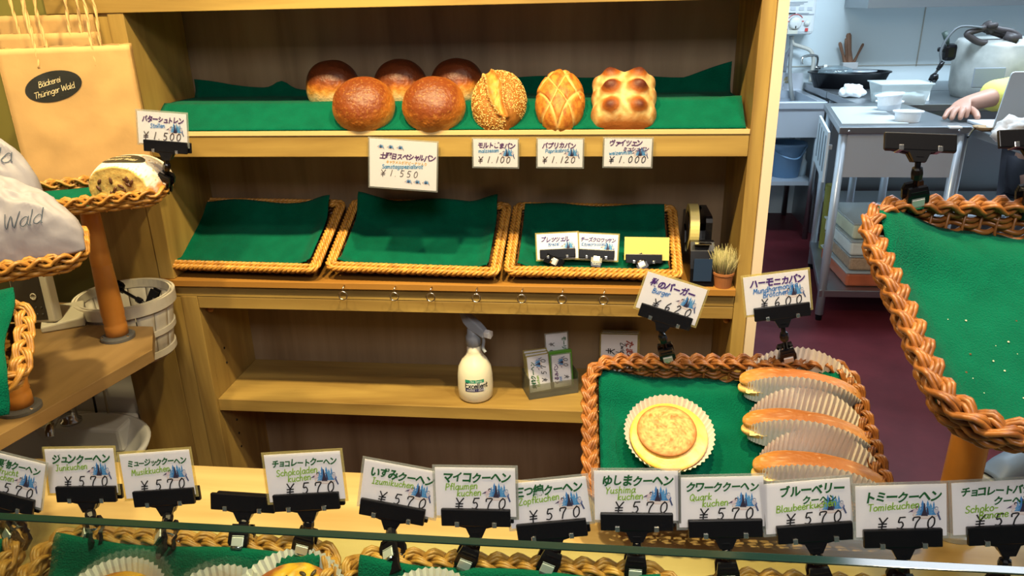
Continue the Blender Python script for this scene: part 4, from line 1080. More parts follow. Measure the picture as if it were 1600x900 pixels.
row(FC, 990, (925, 731), (1061, 732), 'Yushima Kuchen', 'ゆしまクーヘン', 'Yushima', latin2='kuchen')
row(FD, 1135, (1060, 742), (1190, 740), 'Quark Kuchen', 'クワーククーヘン', 'Quark', latin2='kuchen', jx=.003)
row(FD, 1280, (1188, 752), (1328, 743), 'Blaubeer Kuchen', 'ブルーベリー', 'Blaubeerkuchen', title2='クーヘン', tx=-.028, jx=.004)
row(FD, 1405, (1333, 755), (1481, 752), 'Tomie Kuchen', 'トミークーヘン', 'Tomiekuchen', Y=.688)
row(FD, 1560, (1487, 750), (1632, 744), 'Schoko-Banane', 'チョコレートバナナ', 'Schoko-', ', cut by the right photo edge', title2='クーヘン', latin2='Banane', Y=.688, jx=.006)
M = card_frame((331, 735), (431, 741), .700, 14)
card_clip(M @ Matrix.Translation((0, -.0255, 0)), rim_back(FB, .26, 378)+Vector((0, 0, .004)), 'black clip without a card, left of the Schokoladenkuchen clip', group='black card clips along the counter')
# ------------------------------------------------------------------ the raised basket at the right
QF = (.508, .600, 1.083, .392, .345, .40, .035, -.02)
t, FF = basket(QF, .055, 'empty orange wicker basket with green felt raised on a wooden post at the right edge', 'braid', (WICK, WICK), None, r=.07, rows=7, taper=.03, A=.0072, rod=.0029, per=.078)
felt(FF, .392, .345, .055, 'crumb-strewn empty green felt in the raised basket at the right edge', 6, rise=ramp_rise(.036, 6, .036, 0, -.014), fr=.03, m=.028, lift=.014)
mb = MB(); rnd = random.Random(4)
for k in range(60):
    x, y = rnd.uniform(-.13, .14), rnd.uniform(.05, .27); s = rnd.uniform(.0005, .0013)
    mb.lathe([(0, -s), (s, 0), (0, s)], 5, FF @ Matrix.Translation((x, y, -.0415)), col=lerp3((.8, .72, .5), (.16, .08, .03), 1 if rnd.random() > .75 else 0), sm=False)
o = mb.build('crumbs', INK, None, loc=FF @ Vector((0, .15, -.04))); tag(o, 'bread crumbs scattered on the felt of the raised basket', 'crumbs', None, 'stuff')
pb = oy(1512, 705, .912); pb.z = (FF @ Vector((0, (.912-.600)/math.cos(.40), -.066))).z
PM = Matrix.Translation((pb.x, pb.y, CZ)); ph = pb.z-CZ
t = thing('display_post', 'thick wooden post carrying the raised basket at the right edge', 'post', (pb.x, pb.y, CZ))
mb = MB(); mb.lathe([(.0, .008), (.0225, .008), (.0235, .05), (.0215, ph*.7), (.0225, ph-.004), (0, ph-.004)], 32, PM); mb.build('turned_shaft', POSTW, t)
mb = MB(); mb.lathe([(0, .0005), (.034, .0005), (.034, .008), (0, .008)], 32, PM, sm=False); mb.build('steel_base', STEEL, t)
p = rim_back(FF, .345, 1427)
M = card_frame((1384, 208), (1487, 212), p.y-.004, 25, 0)
card_clip(M, p+Vector((0, 0, .008)), 'black clip without a card standing on the rear rim of the raised basket', group='black card clips on the raised basket')
p = rim_back(FF, .345, 1606)
M = card_frame((1562, 205), (1664, 200), p.y-.004, 25, 0)
card_clip(M, p+Vector((0, 0, .008)), 'black clip at the right photo edge on the rear rim of the raised basket', group='black card clips on the raised basket')
# ------------------------------------------------------------------ left side: board, posts, small baskets
BZ = .85
t = thing('side_counter', 'wooden side counter board at the left with a cut corner, carrying the basket posts', 'counter', (-1.1, .9, 0))
mb = MB(); mb.prism([(-1.6, .35), (-1.02, .35), (-.891, .896), (-.822, 1.20), (-.882, 1.305), (-1.10, 1.305), (-1.105, 1.42), (-1.6, 1.42)], BZ-.024, BZ); mb.build('board', wood('shaded_board_oak', (.15, .085, .028), (.32, .20, .08), 'y'), t, bev=.001)  # oak colour darkened to carry the shade cast by the baskets
mb = MB(); mb.box((-1.58, .40, 0), (-1.43, 1.40, BZ-.0245)); mb.build('cabinet', WOODZ, t)
def post(x, y, top, lab):
    t = thing('basket_post', lab, 'post', (x, y, BZ)); B = Matrix.Translation((x, y, BZ)); H = top-BZ
    mb = MB(); mb.lathe([(0, .0005), (.031, .0005), (.031, .006), (.026, .009), (0, .009)], 32, B, sm=False); mb.build('steel_flange', plain('dark_flange', (.10, .10, .10), .3), t)
    for k in range(3):
        a = 2.1*k-.3; mb = MB(); mb.lathe([(.003, .006), (.003, .0085), (0, .0095)], 8, B @ Matrix.Translation((.0265*math.cos(a), .0265*math.sin(a), 0)), sm=False); mb.build('screw', CHROME, t)
    mb = MB(); mb.lathe([(0, .009), (.0205, .009), (.0205, .030), (.0185, .033), (.0205, .037), (.0195, .045), (.021, .052), (.0205, .075), (.0182, H*.55), (.0178, H*.555), (.0182, H*.56), (.0172, H*.85), (.016, H), (0, H)], 32, B); mb.build('turned_shaft', POSTW, t)
SG = 'small baskets on wooden posts at the left'
def corner_q(c, w, l, tilt, yaw):
    e = V(math.cos(yaw), math.sin(yaw), 0); o = c-e*(w/2); return (o.x, o.y, o.z, w, l, tilt, yaw, 0)
Q1 = corner_q(dep(265, 302, 1.30), .27, .17, .04, .55)
t, F1 = basket(Q1, .026, 'small wicker basket on the rear wooden post, holding the stollen and a paper bag', 'braid', (WICKL, WICKL), SG, r=.045, rows=3, taper=.015, A=.0075, rod=.0026, per=.085)
post(-.92, 1.247, (F1 @ Vector((-.02, .08, -.029))).z, 'rear turned wooden post standing beside the white slatted pail')
Q2 = corner_q(dep(140, 402, 1.10), .27, .17, .04, .60)
t, F2 = basket(Q2, .026, 'small wicker basket at the left holding the grey wrapped loaves', 'braid', (WICKL, WICKL), SG, r=.045, rows=3, taper=.015, A=.0075, rod=.0026, per=.085)
post(-1.07, 1.10, (F2 @ Vector((-.05, .12, -.029))).z, 'turned wooden post under the basket of grey wrapped loaves, outside the left photo edge')
c1, c0 = dep(56, 462, 1.03), dep(47, 606, .93)
L3 = (c1-c0).length; tl3 = math.asin((c1.z-c0.z)/L3)
yw3 = math.atan2(c0.x-c1.x, c1.y-c0.y)
Q3 = corner_q(c0, .28, L3, tl3, yw3)
t, F3 = basket(Q3, .030, 'small wicker basket at the left photo edge covered by hanging green felt', 'braid', (WICKL, WICKL), SG, r=.045, rows=3, taper=.015, A=.0075, rod=.0026, per=.085)
mb = MB()
mb.grid(lambda u, v: (-.13+.247*u+.004*math.sin(v*9), -.030+(L3+.03)*v, .020+.004*math.sin(u*8+v*5)-.03*smooth(.2, 0, v)), 24, 20, F3, thick=.0025)
tag(mb.build('felt_cloth', FELT, None, loc=F3 @ Vector((0, L3/2, .01))), 'green felt draped over the small basket at the left photo edge', 'cloth')
pp = oz(33, 640, BZ)
post(pp.x, pp.y, (F3 @ Vector((-.05, L3*.75, -.04))).z, 'front turned wooden post at the left edge below the hanging green felt')
felt(F1, .27, .17, .026, 'green felt under the stollen with its corner hanging over the basket rim', 3, rise=lambda u, v: .010*smooth(.5, 1, v)+.030*smooth(.8, 1, u)*smooth(.2, .8, v), m=.020, fr=.024)
felt(F2, .27, .17, .026, 'green felt beneath the grey wrapped loaves', 8, rise=lambda u, v: .006*smooth(.5, 1, v), m=.03, fr=.03)
# stollen
sp = plane_pt(F1, -.0155, 186, 318); sp.y += .050; sp.z = (F1 @ Vector((0, .08, -.0165))).z+.006
def st_col(x, y, k, n, m):
    if y < -.60: return lerp3((.62, .46, .15), (.50, .30, .08), .5+m)
    c = lerp3((.55, .26, .08), (.70, .65, .60), (k-.12+n*.5)/.35); return lerp3(c, (.45, .22, .07), (m-.25)*2.5)
o, SMx = loaf('stollen', 'half a sugar dusted stollen with raisins and an oval black label in the small basket', 'stollen', sp, (0, -.05, 1), .064, .070, .066, st_col, pe=2.3)
Rm = SMx.to_3x3().transposed()
for v in o.data.vertices:
    l = Rm @ v.co
    if l.y < -.044: l.y = -.044-.002*mnoise.noise((l.x*60, l.z*60, 0)); v.co = Rm.transposed() @ l
rnd = random.Random(2)
for k in range(13):
    x, z = rnd.uniform(-.036, .036), rnd.uniform(.006, .038)
    if abs(x)/.055+z/.075 > 1: x *= .6
    mb = MB(); mb.lathe([(0, -.0022), (.0022, -.0012), (.003, 0), (.0022, .0012), (0, .0022)], 8, SMx @ Matrix.Translation((x, -.0455, z)) @ Matrix.Rotation(rnd.random()*3, 4, 'Y') @ Matrix.Diagonal((2.3, .7, 1.5, 1))); mb.build('raisin', plain('raisin', (.09, .035, .015), .35), o)
from mathutils.bvhtree import BVHTree
def project(mb, ob, dirv, off=.0006):
    """lay flat shapes onto the surface of ob along dirv"""
    base = wloc(ob); me = ob.data
    bt = BVHTree.FromPolygons([v.co+base for v in me.vertices], [list(p.vertices) for p in me.polygons])
    d = Vector(dirv).normalized()
    ok = set()
    for i, p in enumerate(mb.v):
        h = bt.ray_cast(p-d*.5, d)
        if h[0] is not None: mb.v[i] = h[0]-d*off; ok.add(i)
    kp = [k for k, f in enumerate(mb.f) if all(i in ok for i in f)]
    for nm in ('f', 'mi', 'c', 'sm'): setattr(mb, nm, [getattr(mb, nm)[k] for k in kp])
    return mb
def ellipse_fan(mb, M, a, b, col, z=0, rings=5, n=40):
    vs = [(0, 0, z)]; fs = []
    for r in range(1, rings+1): vs += [(a*r/rings*math.cos(2*math.pi*i/n), b*r/rings*math.sin(2*math.pi*i/n), z) for i in range(n)]
    fs += [[0, 1+i, 1+(i+1) % n] for i in range(n)]
    for r in range(rings-1):
        o_ = 1+r*n; fs += [[o_+i, o_+n+i, o_+n+(i+1) % n, o_+(i+1) % n] for i in range(n)]
    mb.add(vs, fs, M, 0, col)
LABD = lin(40, 40, 36); LABT = lin(225, 205, 160)
def shop_oval(ob, M, s, dirv, rot=.26, off=.0008, both=True, col=LABT):
    R = M @ Matrix.Rotation(rot, 4, 'Z')
    if both:
        mb = MB(); ellipse_fan(mb, R, .047*s, .0255*s, LABD, rings=8); project(mb, ob, dirv, off).build('oval_label', plain('label_black', LABD, .4), ob)
    mb = MB(); stroke_text(mb, 'Bäckerei', -.023*s, .0045*s, .0095*s, .0008*s, col, R, 0, slant=.35, track=.02); stroke_text(mb, 'Thüringer Wald', -.0375*s, -.0115*s, .0098*s, .0008*s, col, R, 0, slant=.35, track=.0)
    project(mb, ob, dirv, off*2).build('lettering', INK, ob)
Mt = frame(SMx @ Vector((.0, -.016, .08)), (1, 0, .0), (0, .80, .6))
shop_oval(o, Mt, .80, (0, .35, -.93), .05)
# stollen price card and its clip
bp = dep(259, 284, 1.33)
M = card_frame((211, 170), (293, 176), 1.225, 6, 0)
card_clip(M @ Matrix.Translation((.006, -.050, -.0006)), bp, 'black clip holding the stollen card at the rear basket corner')
price_card(M, 'white card reading Stollen 1.500 above the stollen basket', 'バターシュトレン', 'Stollen', '1.500', VIOI, lin(70, 140, 210), BRNI, w=.094, h=.060, lx=-.022, ppitch=.0122, px=-.036)
# ------------------------------------------------------------------ paper bags
KRAFT = plain('kraft_paper', (.50, .30, .115), .7, var=.10, vscale=12, bump=.12, bscale=24)
KRAFTD = plain('kraft_paper_shaded', (.30, .16, .055), .75, bump=.1, bscale=20)  # darker copy of the kraft, with the shade inside the bag in its colour
CORD = plain('paper_cord', (.66, .42, .17), .75)
def paper_bag(lab, c, w, d, h, yaw, lean=0, logo=True, handles=True, seed=0, group='kraft paper bags at the upper left', lean_z=0):
    """c: middle of the front bottom edge"""
    M = Matrix.Translation(c) @ Matrix.Rotation(math.radians(yaw), 4, 'Z') @ Matrix.Rotation(math.radians(lean), 4, 'X')
    t = thing('paper_bag', lab, 'paper bag', c, group)
    def wall(p0, p1, inw, name, mat, nu=24, nv=26):
        mb = MB(); p0, p1 = Vector(p0), Vector(p1); nrm = Vector((-(p1-p0).y, (p1-p0).x, 0)).normalized()
        def fn(u, v):
            q = p0.lerp(p1, u); b = inw*(1-abs(2*u-1))*smooth(.05, 1, v)
            wr = .0035*mnoise.noise((u*3+seed, v*4, seed*2.0))+.0016*mnoise.noise((u*9+seed, v*8, 3))
            edge = min(1, 6*u, 6*(1-u))
            return (q.x+nrm.x*(b+wr*edge), q.y+nrm.y*(b+wr*edge), h*v+(.0015*mnoise.noise((u*20, seed, 0)) if v == 1 else 0))
        mb.grid(fn, nu, nv, M, thick=.0006); return mb.build(name, mat, t)
    fp = wall((-w/2, 0, 0), (w/2, 0, 0), 0, 'front_panel', KRAFT)
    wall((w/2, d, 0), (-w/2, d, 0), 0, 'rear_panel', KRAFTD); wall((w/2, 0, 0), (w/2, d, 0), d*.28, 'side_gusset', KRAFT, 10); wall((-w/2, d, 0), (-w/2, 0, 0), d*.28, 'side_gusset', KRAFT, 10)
    mb = MB(); mb.box((-w/2+.001, .001, 0), (w/2-.001, d-.001, .001), M); mb.build('bottom', KRAFT, t)
    if handles:
        for yy, sx in ((.0025, 0), (d-.0025, .008)):
            pts = catmull([(-.046+sx, yy, h-.035), (-.046+sx, yy, h+.01), (-.049+sx, yy+.003, h+.07), (-.036+sx, yy, h+.125), (sx, yy, h+.145), (.036+sx, yy, h+.125), (.049+sx, yy, h+.07), (.046+sx, yy, h+.01), (.046+sx, yy, h-.035)], 8)
            mb = MB()
            for s in (0, 1): mb.tube([p+Vector((.0013*math.cos(i*.9+s*3.14), .0013*math.sin(i*.9+s*3.14), 0)) for i, p in enumerate(pts)], .0021, 6, M=M)
            mb.build('cord_handle', CORD, t)
    return t, fp, M
cb = oy(142, 280, 1.335); BB = 1.113; lt, rt_ = oy(5, 77, 1.335), oy(195, 70, 1.335)
wb = .216; BY = 28; hb = (lt.z+rt_.z)/2-BB
c = V((lt.x+rt_.x)/2, 1.335, BB)
t, fp, Mb = paper_bag('kraft paper carrier bag with an oval black shop label standing behind the stollen', c, wb, .075, hb, BY, 0)
bn = V(math.sin(math.radians(BY)), -math.cos(math.radians(BY)), 0); d_ = ray(84, 135); lc_ = CP+d_*((c-CP).dot(bn)/d_.dot(bn)); Mo = frame(lc_+bn*.03, (-bn.y, bn.x, 0), (0, 0, 1))
shop_oval(fp, Mo, 1.03, -bn, .24)
c2 = oy(72, 52, 1.425)
paper_bag('second kraft paper bag standing open behind the labelled carrier bag', V(c2.x, 1.42, BB), .175, .04, c2.z-BB, 14, 0, seed=4)
c3 = oy(62, 24, 1.475)
paper_bag('rearmost kraft paper bag standing against the shelf panel', V(c3.x, 1.475, BB), .185, .028, c3.z-BB, 4, 0, seed=9, handles=False)
t = thing('side_ledge', 'wooden ledge behind the left baskets carrying the rear paper bags', 'ledge', (-1.2, 1.46, 1.096))
mb = MB(); mb.box((-1.5, 1.332, 1.096), (-.93, 1.516, 1.1125)); mb.build('board', WOODX, t)
mb = MB(); mb.box((-1.34, 1.43, 1.02), (-1.32, 1.539, 1.0958)); mb.build('bracket', WOODZ, t)
mb = MB(); mb.box((-1.14, 1.43, 1.02), (-1.125, 1.539, 1.0958)); mb.build('bracket', WOODZ, t)
# grey wrapped loaves
GREYB = plain('grey_wrapping_paper', (.30, .28, .32), .55, bump=.25, bscale=16, sss=.0)
def wrapped(lab, c, a, b, h, seed, tip):
    nu, nv = 120, 50; mb = MB(); vs = []
    for j in range(nv+1):
        ph = -.5+(math.pi/2+.5)*j/nv; rr = max(0, math.cos(ph))**.8; zz = (math.sin(ph)+.48)/1.48
        for i in range(nu):
            th = 2*math.pi*i/nu; x, y = rr*math.cos(th), rr*math.sin(th)
            n = mnoise.noise((x*1.6+seed, y*1.6, zz*1.6)); r1 = 1-abs(mnoise.noise((x*2.6+seed*2, y*2.6+zz*1.5, zz*2.2))); r2 = 1-abs(mnoise.noise((x*6+seed, y*5, zz*5)))
            d = 1+.10*n+.10*(r1-.75)+.035*(r2-.75)
            tp = tip*max(0, math.cos(th-(-.15)))**10*(1-zz)**1.2*rr
            vs.append((x*a*d+tp, y*b*d-tp*.15, max(0, zz*h*d)))
    fs = [[j*nu+i, j*nu+(i+1) % nu, (j+1)*nu+(i+1) % nu, (j+1)*nu+i] for j in range(nv) for i in range(nu)]+[list(range(nu))[::-1]]
    mb.add(vs, fs, Matrix.Translation(c) @ Matrix.Rotation(.14, 4, 'Z') @ Matrix.Rotation(-.12, 4, 'Y'), 0, None, True)
    return tag(mb.build('wrapped_loaf', GREYB, None, loc=c), lab, 'wrapped bread', 'grey wrapped loaves in the left basket')
c = F2 @ Vector((.030, .082, -.010)); w1 = wrapped('front grey paper wrapped loaf with printed shop lettering in the left basket', c, .098, .054, .118, 1, .035)
c = dep(-12, 340, 1.20); c.z = (F2 @ Vector((0, .1, -.008))).z; w2 = wrapped('rear grey paper wrapped loaf rising behind the front wrapped one', c, .095, .045, .165, 6, .01)
def bag_text(ob, px, py, s, D):
    P0 = dep(px, py, D); R = frame(P0, RT, UP) @ Matrix.Rotation(.26, 4, 'Z') @ Matrix.Translation((-.178*s, 0, 0))
    mb = MB(); DK = lin(62, 74, 92)
    stroke_text(mb, 'Bäckerei', -.005*s, .034*s, .024*s, .0014*s, DK, R, 0, slant=.4, track=.0); stroke_text(mb, 'Thüringer Wald', 0, 0, .026*s, .0015*s, DK, R, 0, slant=.4, track=.02)
    project(mb, ob, FW, .0018).build('lettering', INK, ob)
bag_text(w1, 42, 348, .80, 1.05); bag_text(w2, 12, 256, .9, 1.16)
# ------------------------------------------------------------------ white device on the board
DVW = plain('ivory_plastic', (.62, .58, .46), .4)
d0 = oz(92, 517, BZ); D = frame((d0.x, d0.y, BZ+.0005), (math.cos(.55), math.sin(.55), 0), (-math.sin(.55), math.cos(.55), 0))
t = thing('desk_telephone', 'ivory desk device with an upright dark control panel at the back of the side counter', 'telephone', D.translation)
mb = MB(); mb.add([(-.03, 0, 0), (.048, 0, 0), (.048, .075, 0), (-.03, .075, 0), (-.03, 0, .012), (.048, 0, .020), (.048, .075, .032), (-.03, .075, .030)], [[3, 2, 1, 0], [4, 5, 6, 7], [0, 1, 5, 4], [1, 2, 6, 5], [2, 3, 7, 6], [3, 0, 4, 7]], D); mb.build('base', DVW, t, bev=.003)
D2 = D @ Matrix.Translation((-.03, .02, .016)) @ Matrix.Rotation(math.radians(-8), 4, 'X') @ Matrix.Rotation(math.radians(-34), 4, 'Z')
mb = MB(); mb.box((-.05, 0, 0), (.034, .022, .105), D2, bev=.003); mb.build('frame', DVW, t)
mb = MB(); mb.box((-.046, -.0022, .006), (.020, -.0002, .100), D2, bev=.0008); pn = mb.build('control_panel', plain('dark_panel', (.035, .030, .022), .35), t)
mb = MB(); mb.lathe([(.006, 0), (.0075, .001), (.006, .002), (.0045, .001), (.006, 0)], 20, D2 @ Matrix.Translation((0, -.0024, .055)) @ Matrix.Rotation(math.radians(90), 4, 'X')); mb.build('dial_ring', DVW, pn)
for k in range(6):
    mb = MB(); mb.lathe([(.0025, 0), (.0022, .0016), (0, .0018)], 10, D2 @ Matrix.Translation((-.012+.012*(k % 3), -.0022, .018+.014*(k//3))) @ Matrix.Rotation(math.radians(90), 4, 'X')); mb.build('key', plain('dark_key', (.06, .055, .045), .4), pn)
# ------------------------------------------------------------------ slatted pail with clips
PW = plain('whitewashed_wood', (.60, .55, .45), .7, var=.08, vscale=25)
pc = oy(194, 459, 1.41); rz = pc.z; zb = .735; PH = rz-zb; px_, py_ = pc.x, 1.41
t = thing('slatted_pail', 'round whitewashed slatted wooden pail with hoops beside the left tilted basket', 'pail', (px_, py_, zb+.0005))
NS = 15
for k in range(NS):
    a0, a1 = 2*math.pi*(k+.03)/NS, 2*math.pi*(k+.97)/NS
    mb = MB(); mb.grid(lambda u, v: ((.077+.020*v)*math.cos(a0+(a1-a0)*u)+px_, (.077+.020*v)*math.sin(a0+(a1-a0)*u)+py_, zb+.001+(PH-.004)*v), 4, 3, thick=.003); mb.build('stave', PW, t)
def hoop(z, hh, r):
    mb = MB(); mb.lathe([(r, z), (r+.0045, z), (r+.0045, z+hh), (r, z+hh), (r, z)], 48, Matrix.Translation((px_, py_, zb)), sm=False, ends=False); mb.build('hoop', PW, t)
hoop(PH-.024, .024, .0965); hoop(PH*.42, .012, .0862); hoop(PH*.06, .014, .0795)
mb = MB(); mb.lathe([(.090, PH-.018), (.0935, PH-.018), (.0935, PH+.001), (.090, PH+.001), (.090, PH-.018)], 48, Matrix.Translation((px_, py_, zb)), sm=False, ends=False); mb.build('inner_hoop', PW, t)
mb = MB(); mb.lathe([(0, .001), (.074, .001), (.074, .005), (0, .005)], 40, Matrix.Translation((px_, py_, zb)), sm=False); mb.build('base', PW, t)
mb = MB(); mb.box((-1.11, 1.385, .722), (-.98, 1.518, .7348)); o = mb.build('pail_ledge', WOODX, None, loc=(-1.02, 1.43, .717)); tag(o, 'small wooden ledge carrying the slatted pail', 'ledge')
J = frame(V(px_+.048, py_-.004, rz-.022), (.35, .2, .75), (-.8, .2, .35))
card_clip(J, V(px_-.030, py_+.015, rz+.012), 'black card clip lying in the slatted pail with its clamp sticking up', (0, -1, 0), 'card clips in the slatted pail')
J = frame(V(px_-.008, py_-.030, rz-.060), (.9, .1, .15), (-.1, .6, .8))
card_clip(J, V(px_-.01, py_+.01, zb+.028), 'second black card clip lying deep in the slatted pail', (0, -1, 0), 'card clips in the slatted pail')
# ------------------------------------------------------------------ hand basin, faucet, cables
CER = plain('white_ceramic', (.80, .79, .75), .15)
t = thing('hand_basin', 'small white hand basin on the wall beneath the side counter', 'basin', (-1.2, 1.40, .40))
bm_ = [(0, -.10), (.12, -.10), (.165, -.03), (.185, 0), (.19, .012), (.18, .014), (.165, .0), (.13, -.06), (.04, -.075), (0, -.076)]
mb = MB(); mb.lathe(bm_, 48, Matrix.Translation((-1.2, 1.36, .50)) @ Matrix.Diagonal((1.0, .85, 1, 1))); mb.build('bowl', CER, t)
mb = MB(); mb.box((-1.345, 1.44, .45), (-1.118, 1.528, .512), bev=.008); mb.build('back_ledge', CER, t)
f0 = oy(120, 690, 1.47)
t = thing('faucet', 'short chrome lever faucet on the hand basin', 'faucet', (f0.x, 1.47, .5125))
F_ = Matrix.Translation((f0.x, 1.47, .5125))
mb = MB(); mb.lathe([(0, 0), (.024, 0), (.024, .006), (.018, .010), (.017, .040), (.020, .046), (.019, .060), (0, .064)], 24, F_); mb.build('body', CHROME, t)
mb = MB(); mb.tube(catmull([(0, 0, .03), (.01, -.05, .045), (.02, -.09, .040), (.022, -.10, .022)], 6), [.013]*6+[.010]*13, 12, M=F_); mb.build('spout', CHROME, t)
mb = MB(); mb.tube(catmull([(0, 0, .062), (.0, -.01, .078), (-.02, -.035, .088), (.035, -.05, .092)], 6), [.016]*5+[.010]*14, 10, M=F_); mb.build('lever', CHROME, t)
for (x0, y0), (x1, y1), lab, col in (((144, 622), (155, 664), 'black cable hanging down the white wall above the hand basin', (.01, .01, .01)), ((160, 612), (174, 668), 'beige cable hanging down the white wall beside the black one', (.45, .38, .24))):
    a, b = oy(x0, y0, 1.515), oy(x1, y1, 1.515); a.z = min(a.z+.08, .84); mb = MB()
    mb.tube(catmull([a, a.lerp(b, .4)+V(.004, 0, 0), b, b+V(.004, .002, -.10)], 6), .0028, 6); tag(mb.build('cable', plain('cable', col, .5), None, loc=b), lab, 'cable')
# ------------------------------------------------------------------ kitchen: steel tables and sink
def steel_table(name, lab, x0, x1, y0, y1, z, apron=None, shelf=None, lip=.03, legs=None):
    t = thing(name, lab, 'table', ((x0+x1)/2, (y0+y1)/2, 0))
    mb = MB(); mb.box((x0, y0, z-lip), (x1, y1, z), bev=.004); mb.build('table_top', STEELD, t)
    if apron: mb = MB(); mb.box((x0+.035, y0+.02, apron), (x1-.02, y0+.035, z-lip-.0005)); mb.build('front_panel', STEEL, t)
    for x, y in (legs or [(x0+.03, y0+.03), (x1-.03, y0+.03), (x0+.03, y1-.03), (x1-.03, y1-.03)]):
        mb = MB(); mb.tube([(x, y, .03), (x, y, z-lip-.0005)], .019, 14); lg = mb.build('leg', STEEL, t)
        mb = MB(); mb.lathe([(0, 0), (.014, 0), (.016, .03), (0, .03)], 14, Matrix.Translation((x, y, 0)), sm=False); mb.build('foot', BLACK, lg)
    if shelf: mb = MB(); mb.box((x0+.012, y0+.012, shelf-.035), (x1-.012, y1-.012, shelf), bev=.003); mb.build('low_shelf', STEEL, t)
    return t
TZ = .915
t = thing('work_table', 'stainless steel work table in the kitchen where the hand rests', 'table', (1.33, 3.8, 0))
def quadp(d, xr=1.60, y0=3.386, y1=4.19): return [(1.058+d, y0+d), (xr-d, y0+d), (xr-d, y1-d), (1.058+(y1-y0)*.195+d, y1-d)]
PANEL = plain('brushed_steel_panel', (.56, .60, .66), .28, .35)
mb = MB(); mb.prism(quadp(0), TZ-.03, TZ); mb.build('table_top', STEELD, t, bev=.004)
mb = MB(); mb.box((1.095, 3.406, .692), (1.58, 3.42, TZ-.0305)); mb.build('front_panel', PANEL, t)
for x, y in quadp(.03):
    mb = MB(); mb.tube([(x, y, .03), (x, y, TZ-.0305)], .019, 14); lg = mb.build('leg', STEEL, t)
    mb = MB(); mb.lathe([(0, 0), (.014, 0), (.016, .03), (0, .03)], 14, Matrix.Translation((x, y, 0)), sm=False); mb.build('foot', BLACK, lg)
mb = MB(); mb.prism(quadp(.012), .122, .157); mb.build('low_shelf', STEELD, t, bev=.003)
for x in (1.10, 1.55): mb = MB(); mb.lathe([(.006, 0), (.005, .003), (0, .004)], 10, Matrix.Translation((x, 3.386, .898)) @ Matrix.Rotation(math.radians(90), 4, 'X')); mb.build('bolt', CHROME, t)
steel_table('prep_table', 'stainless steel prep table against the kitchen wall behind the work table', 1.40, 2.9, 4.20, 4.80, .905, None, .3, .04)
steel_table('laptop_table', 'stainless steel table at the right carrying the laptop', 1.605, 2.7, 2.75, 3.55, .908, None, .25, .035)
# white cutting sheet on the work table
mb = MB(); mb.prism([(1.09, 3.46), (1.37, 3.46), (1.42, 4.02), (1.20, 4.02)], TZ+.0003, TZ+.004); tag(mb.build('cutting_sheet', plain('pale_sheet', (.50, .53, .54), .3), None, loc=(1.22, 3.7, TZ)), 'pale cutting sheet on the left end of the work table', 'cutting board')
# slotted plate at the side of the table
t = thing('slotted_rack', 'white slotted knife rack on the left side of the work table', 'knife rack', (1.05, 3.65, .60))
mb = MB()
RK = frame((1.040, 3.44, 0), (.195, 1, 0), (-1, .195, 0))
mb.box((0, 0, .66), (.52, .010, .885), RK)
mb.build('plate', plain('rack_white', (.62, .68, .72), .35), t)
for k in range(4): mb = MB(); mb.box((.05+.12*k, .0101, .70), (.08+.12*k, .0112, .86), RK); mb.build('slot', plain('slot_dark', (.10, .12, .14), .5), t)
mb = MB(); mb.box((.05, -.02, .80), (.07, -.0003, .82), RK); mb.box((.45, -.02, .80), (.47, -.0003, .82), RK); mb.build('bracket', STEEL, t)
# sink
t = thing('steel_sink', 'deep stainless steel sink with a high splash back in the kitchen corner', 'sink', (1.1, 5.0, 0))
mb = MB()
sx0, sx1, sy0, sy1, sz = .62, 1.385, 4.70, 5.34, .858
mb.box((sx0, sy0, sz-.045), (sx1, sy0+.05, sz), bev=.006); mb.box((sx0, sy1-.06, sz-.045), (sx1, sy1, sz)); mb.box((sx0, sy0+.05, sz-.045), (sx0+.05, sy1-.06, sz)); mb.box((sx1-.05, sy0+.05, sz-.045), (sx1, sy1-.06, sz)); mb.build('rim', STEEL, t)
mb = MB()
mb.box((sx0+.01, sy0+.012, .645), (sx1-.01, sy0+.022, sz-.046)); mb.box((sx0+.01, sy1-.07, .65), (sx1-.01, sy1-.062, sz-.046)); mb.box((sx0+.04, sy0+.022, .65), (sx0+.05, sy1-.07, sz-.046)); mb.box((sx1-.05, sy0+.022, .65), (sx1-.04, sy1-.07, sz-.046)); mb.box((sx0+.05, sy0+.022, .65), (sx1-.05, sy1-.07, .66)); mb.build('basin', STEEL, t)
mb = MB(); mb.box((sx0, sy1-.02, sz), (sx1, sy1, .968)); mb.build('splash_back', plain('white_steel', (.66, .69, .74), .3, .3), t)
for x in (sx0+.03, sx1-.03):
    for y in (sy0+.03, sy1-.04): mb = MB(); mb.tube([(x, y, 0), (x, y, sz-.046)], .018, 12); mb.build('leg', STEELD, t)
mb = MB(); mb.box((sx0+.02, sy0+.03, .345), (sx1-.02, sy1-.05, .37)); mb.build('low_shelf', STEEL, t)
for x in (1.165, 1.285):
    h0 = V(x, sy1-.0205, .925); tt = thing('hook_hanger', ('left' if x < 1.2 else 'right')+' round brass wall hook with a wire hanger on the sink splash back', 'hook', h0, 'wire hooks on the sink splash back')
    mb = MB(); mb.lathe([(.022, 0), (.020, .006), (0, .007)], 20, Matrix.Translation(h0) @ Matrix.Rotation(math.radians(90), 4, 'X')); mb.build('round_plate', plain('brass_plate', (.42, .34, .18), .4), tt)
    mb = MB(); mb.tube([h0+V(-.028, -.012, -.07), h0+V(-.022, -.012, -.01), h0+V(0, -.012, .0), h0+V(.022, -.012, -.01), h0+V(.03, -.012, -.07)], .003, 6); mb.build('wire', CHROME, tt)
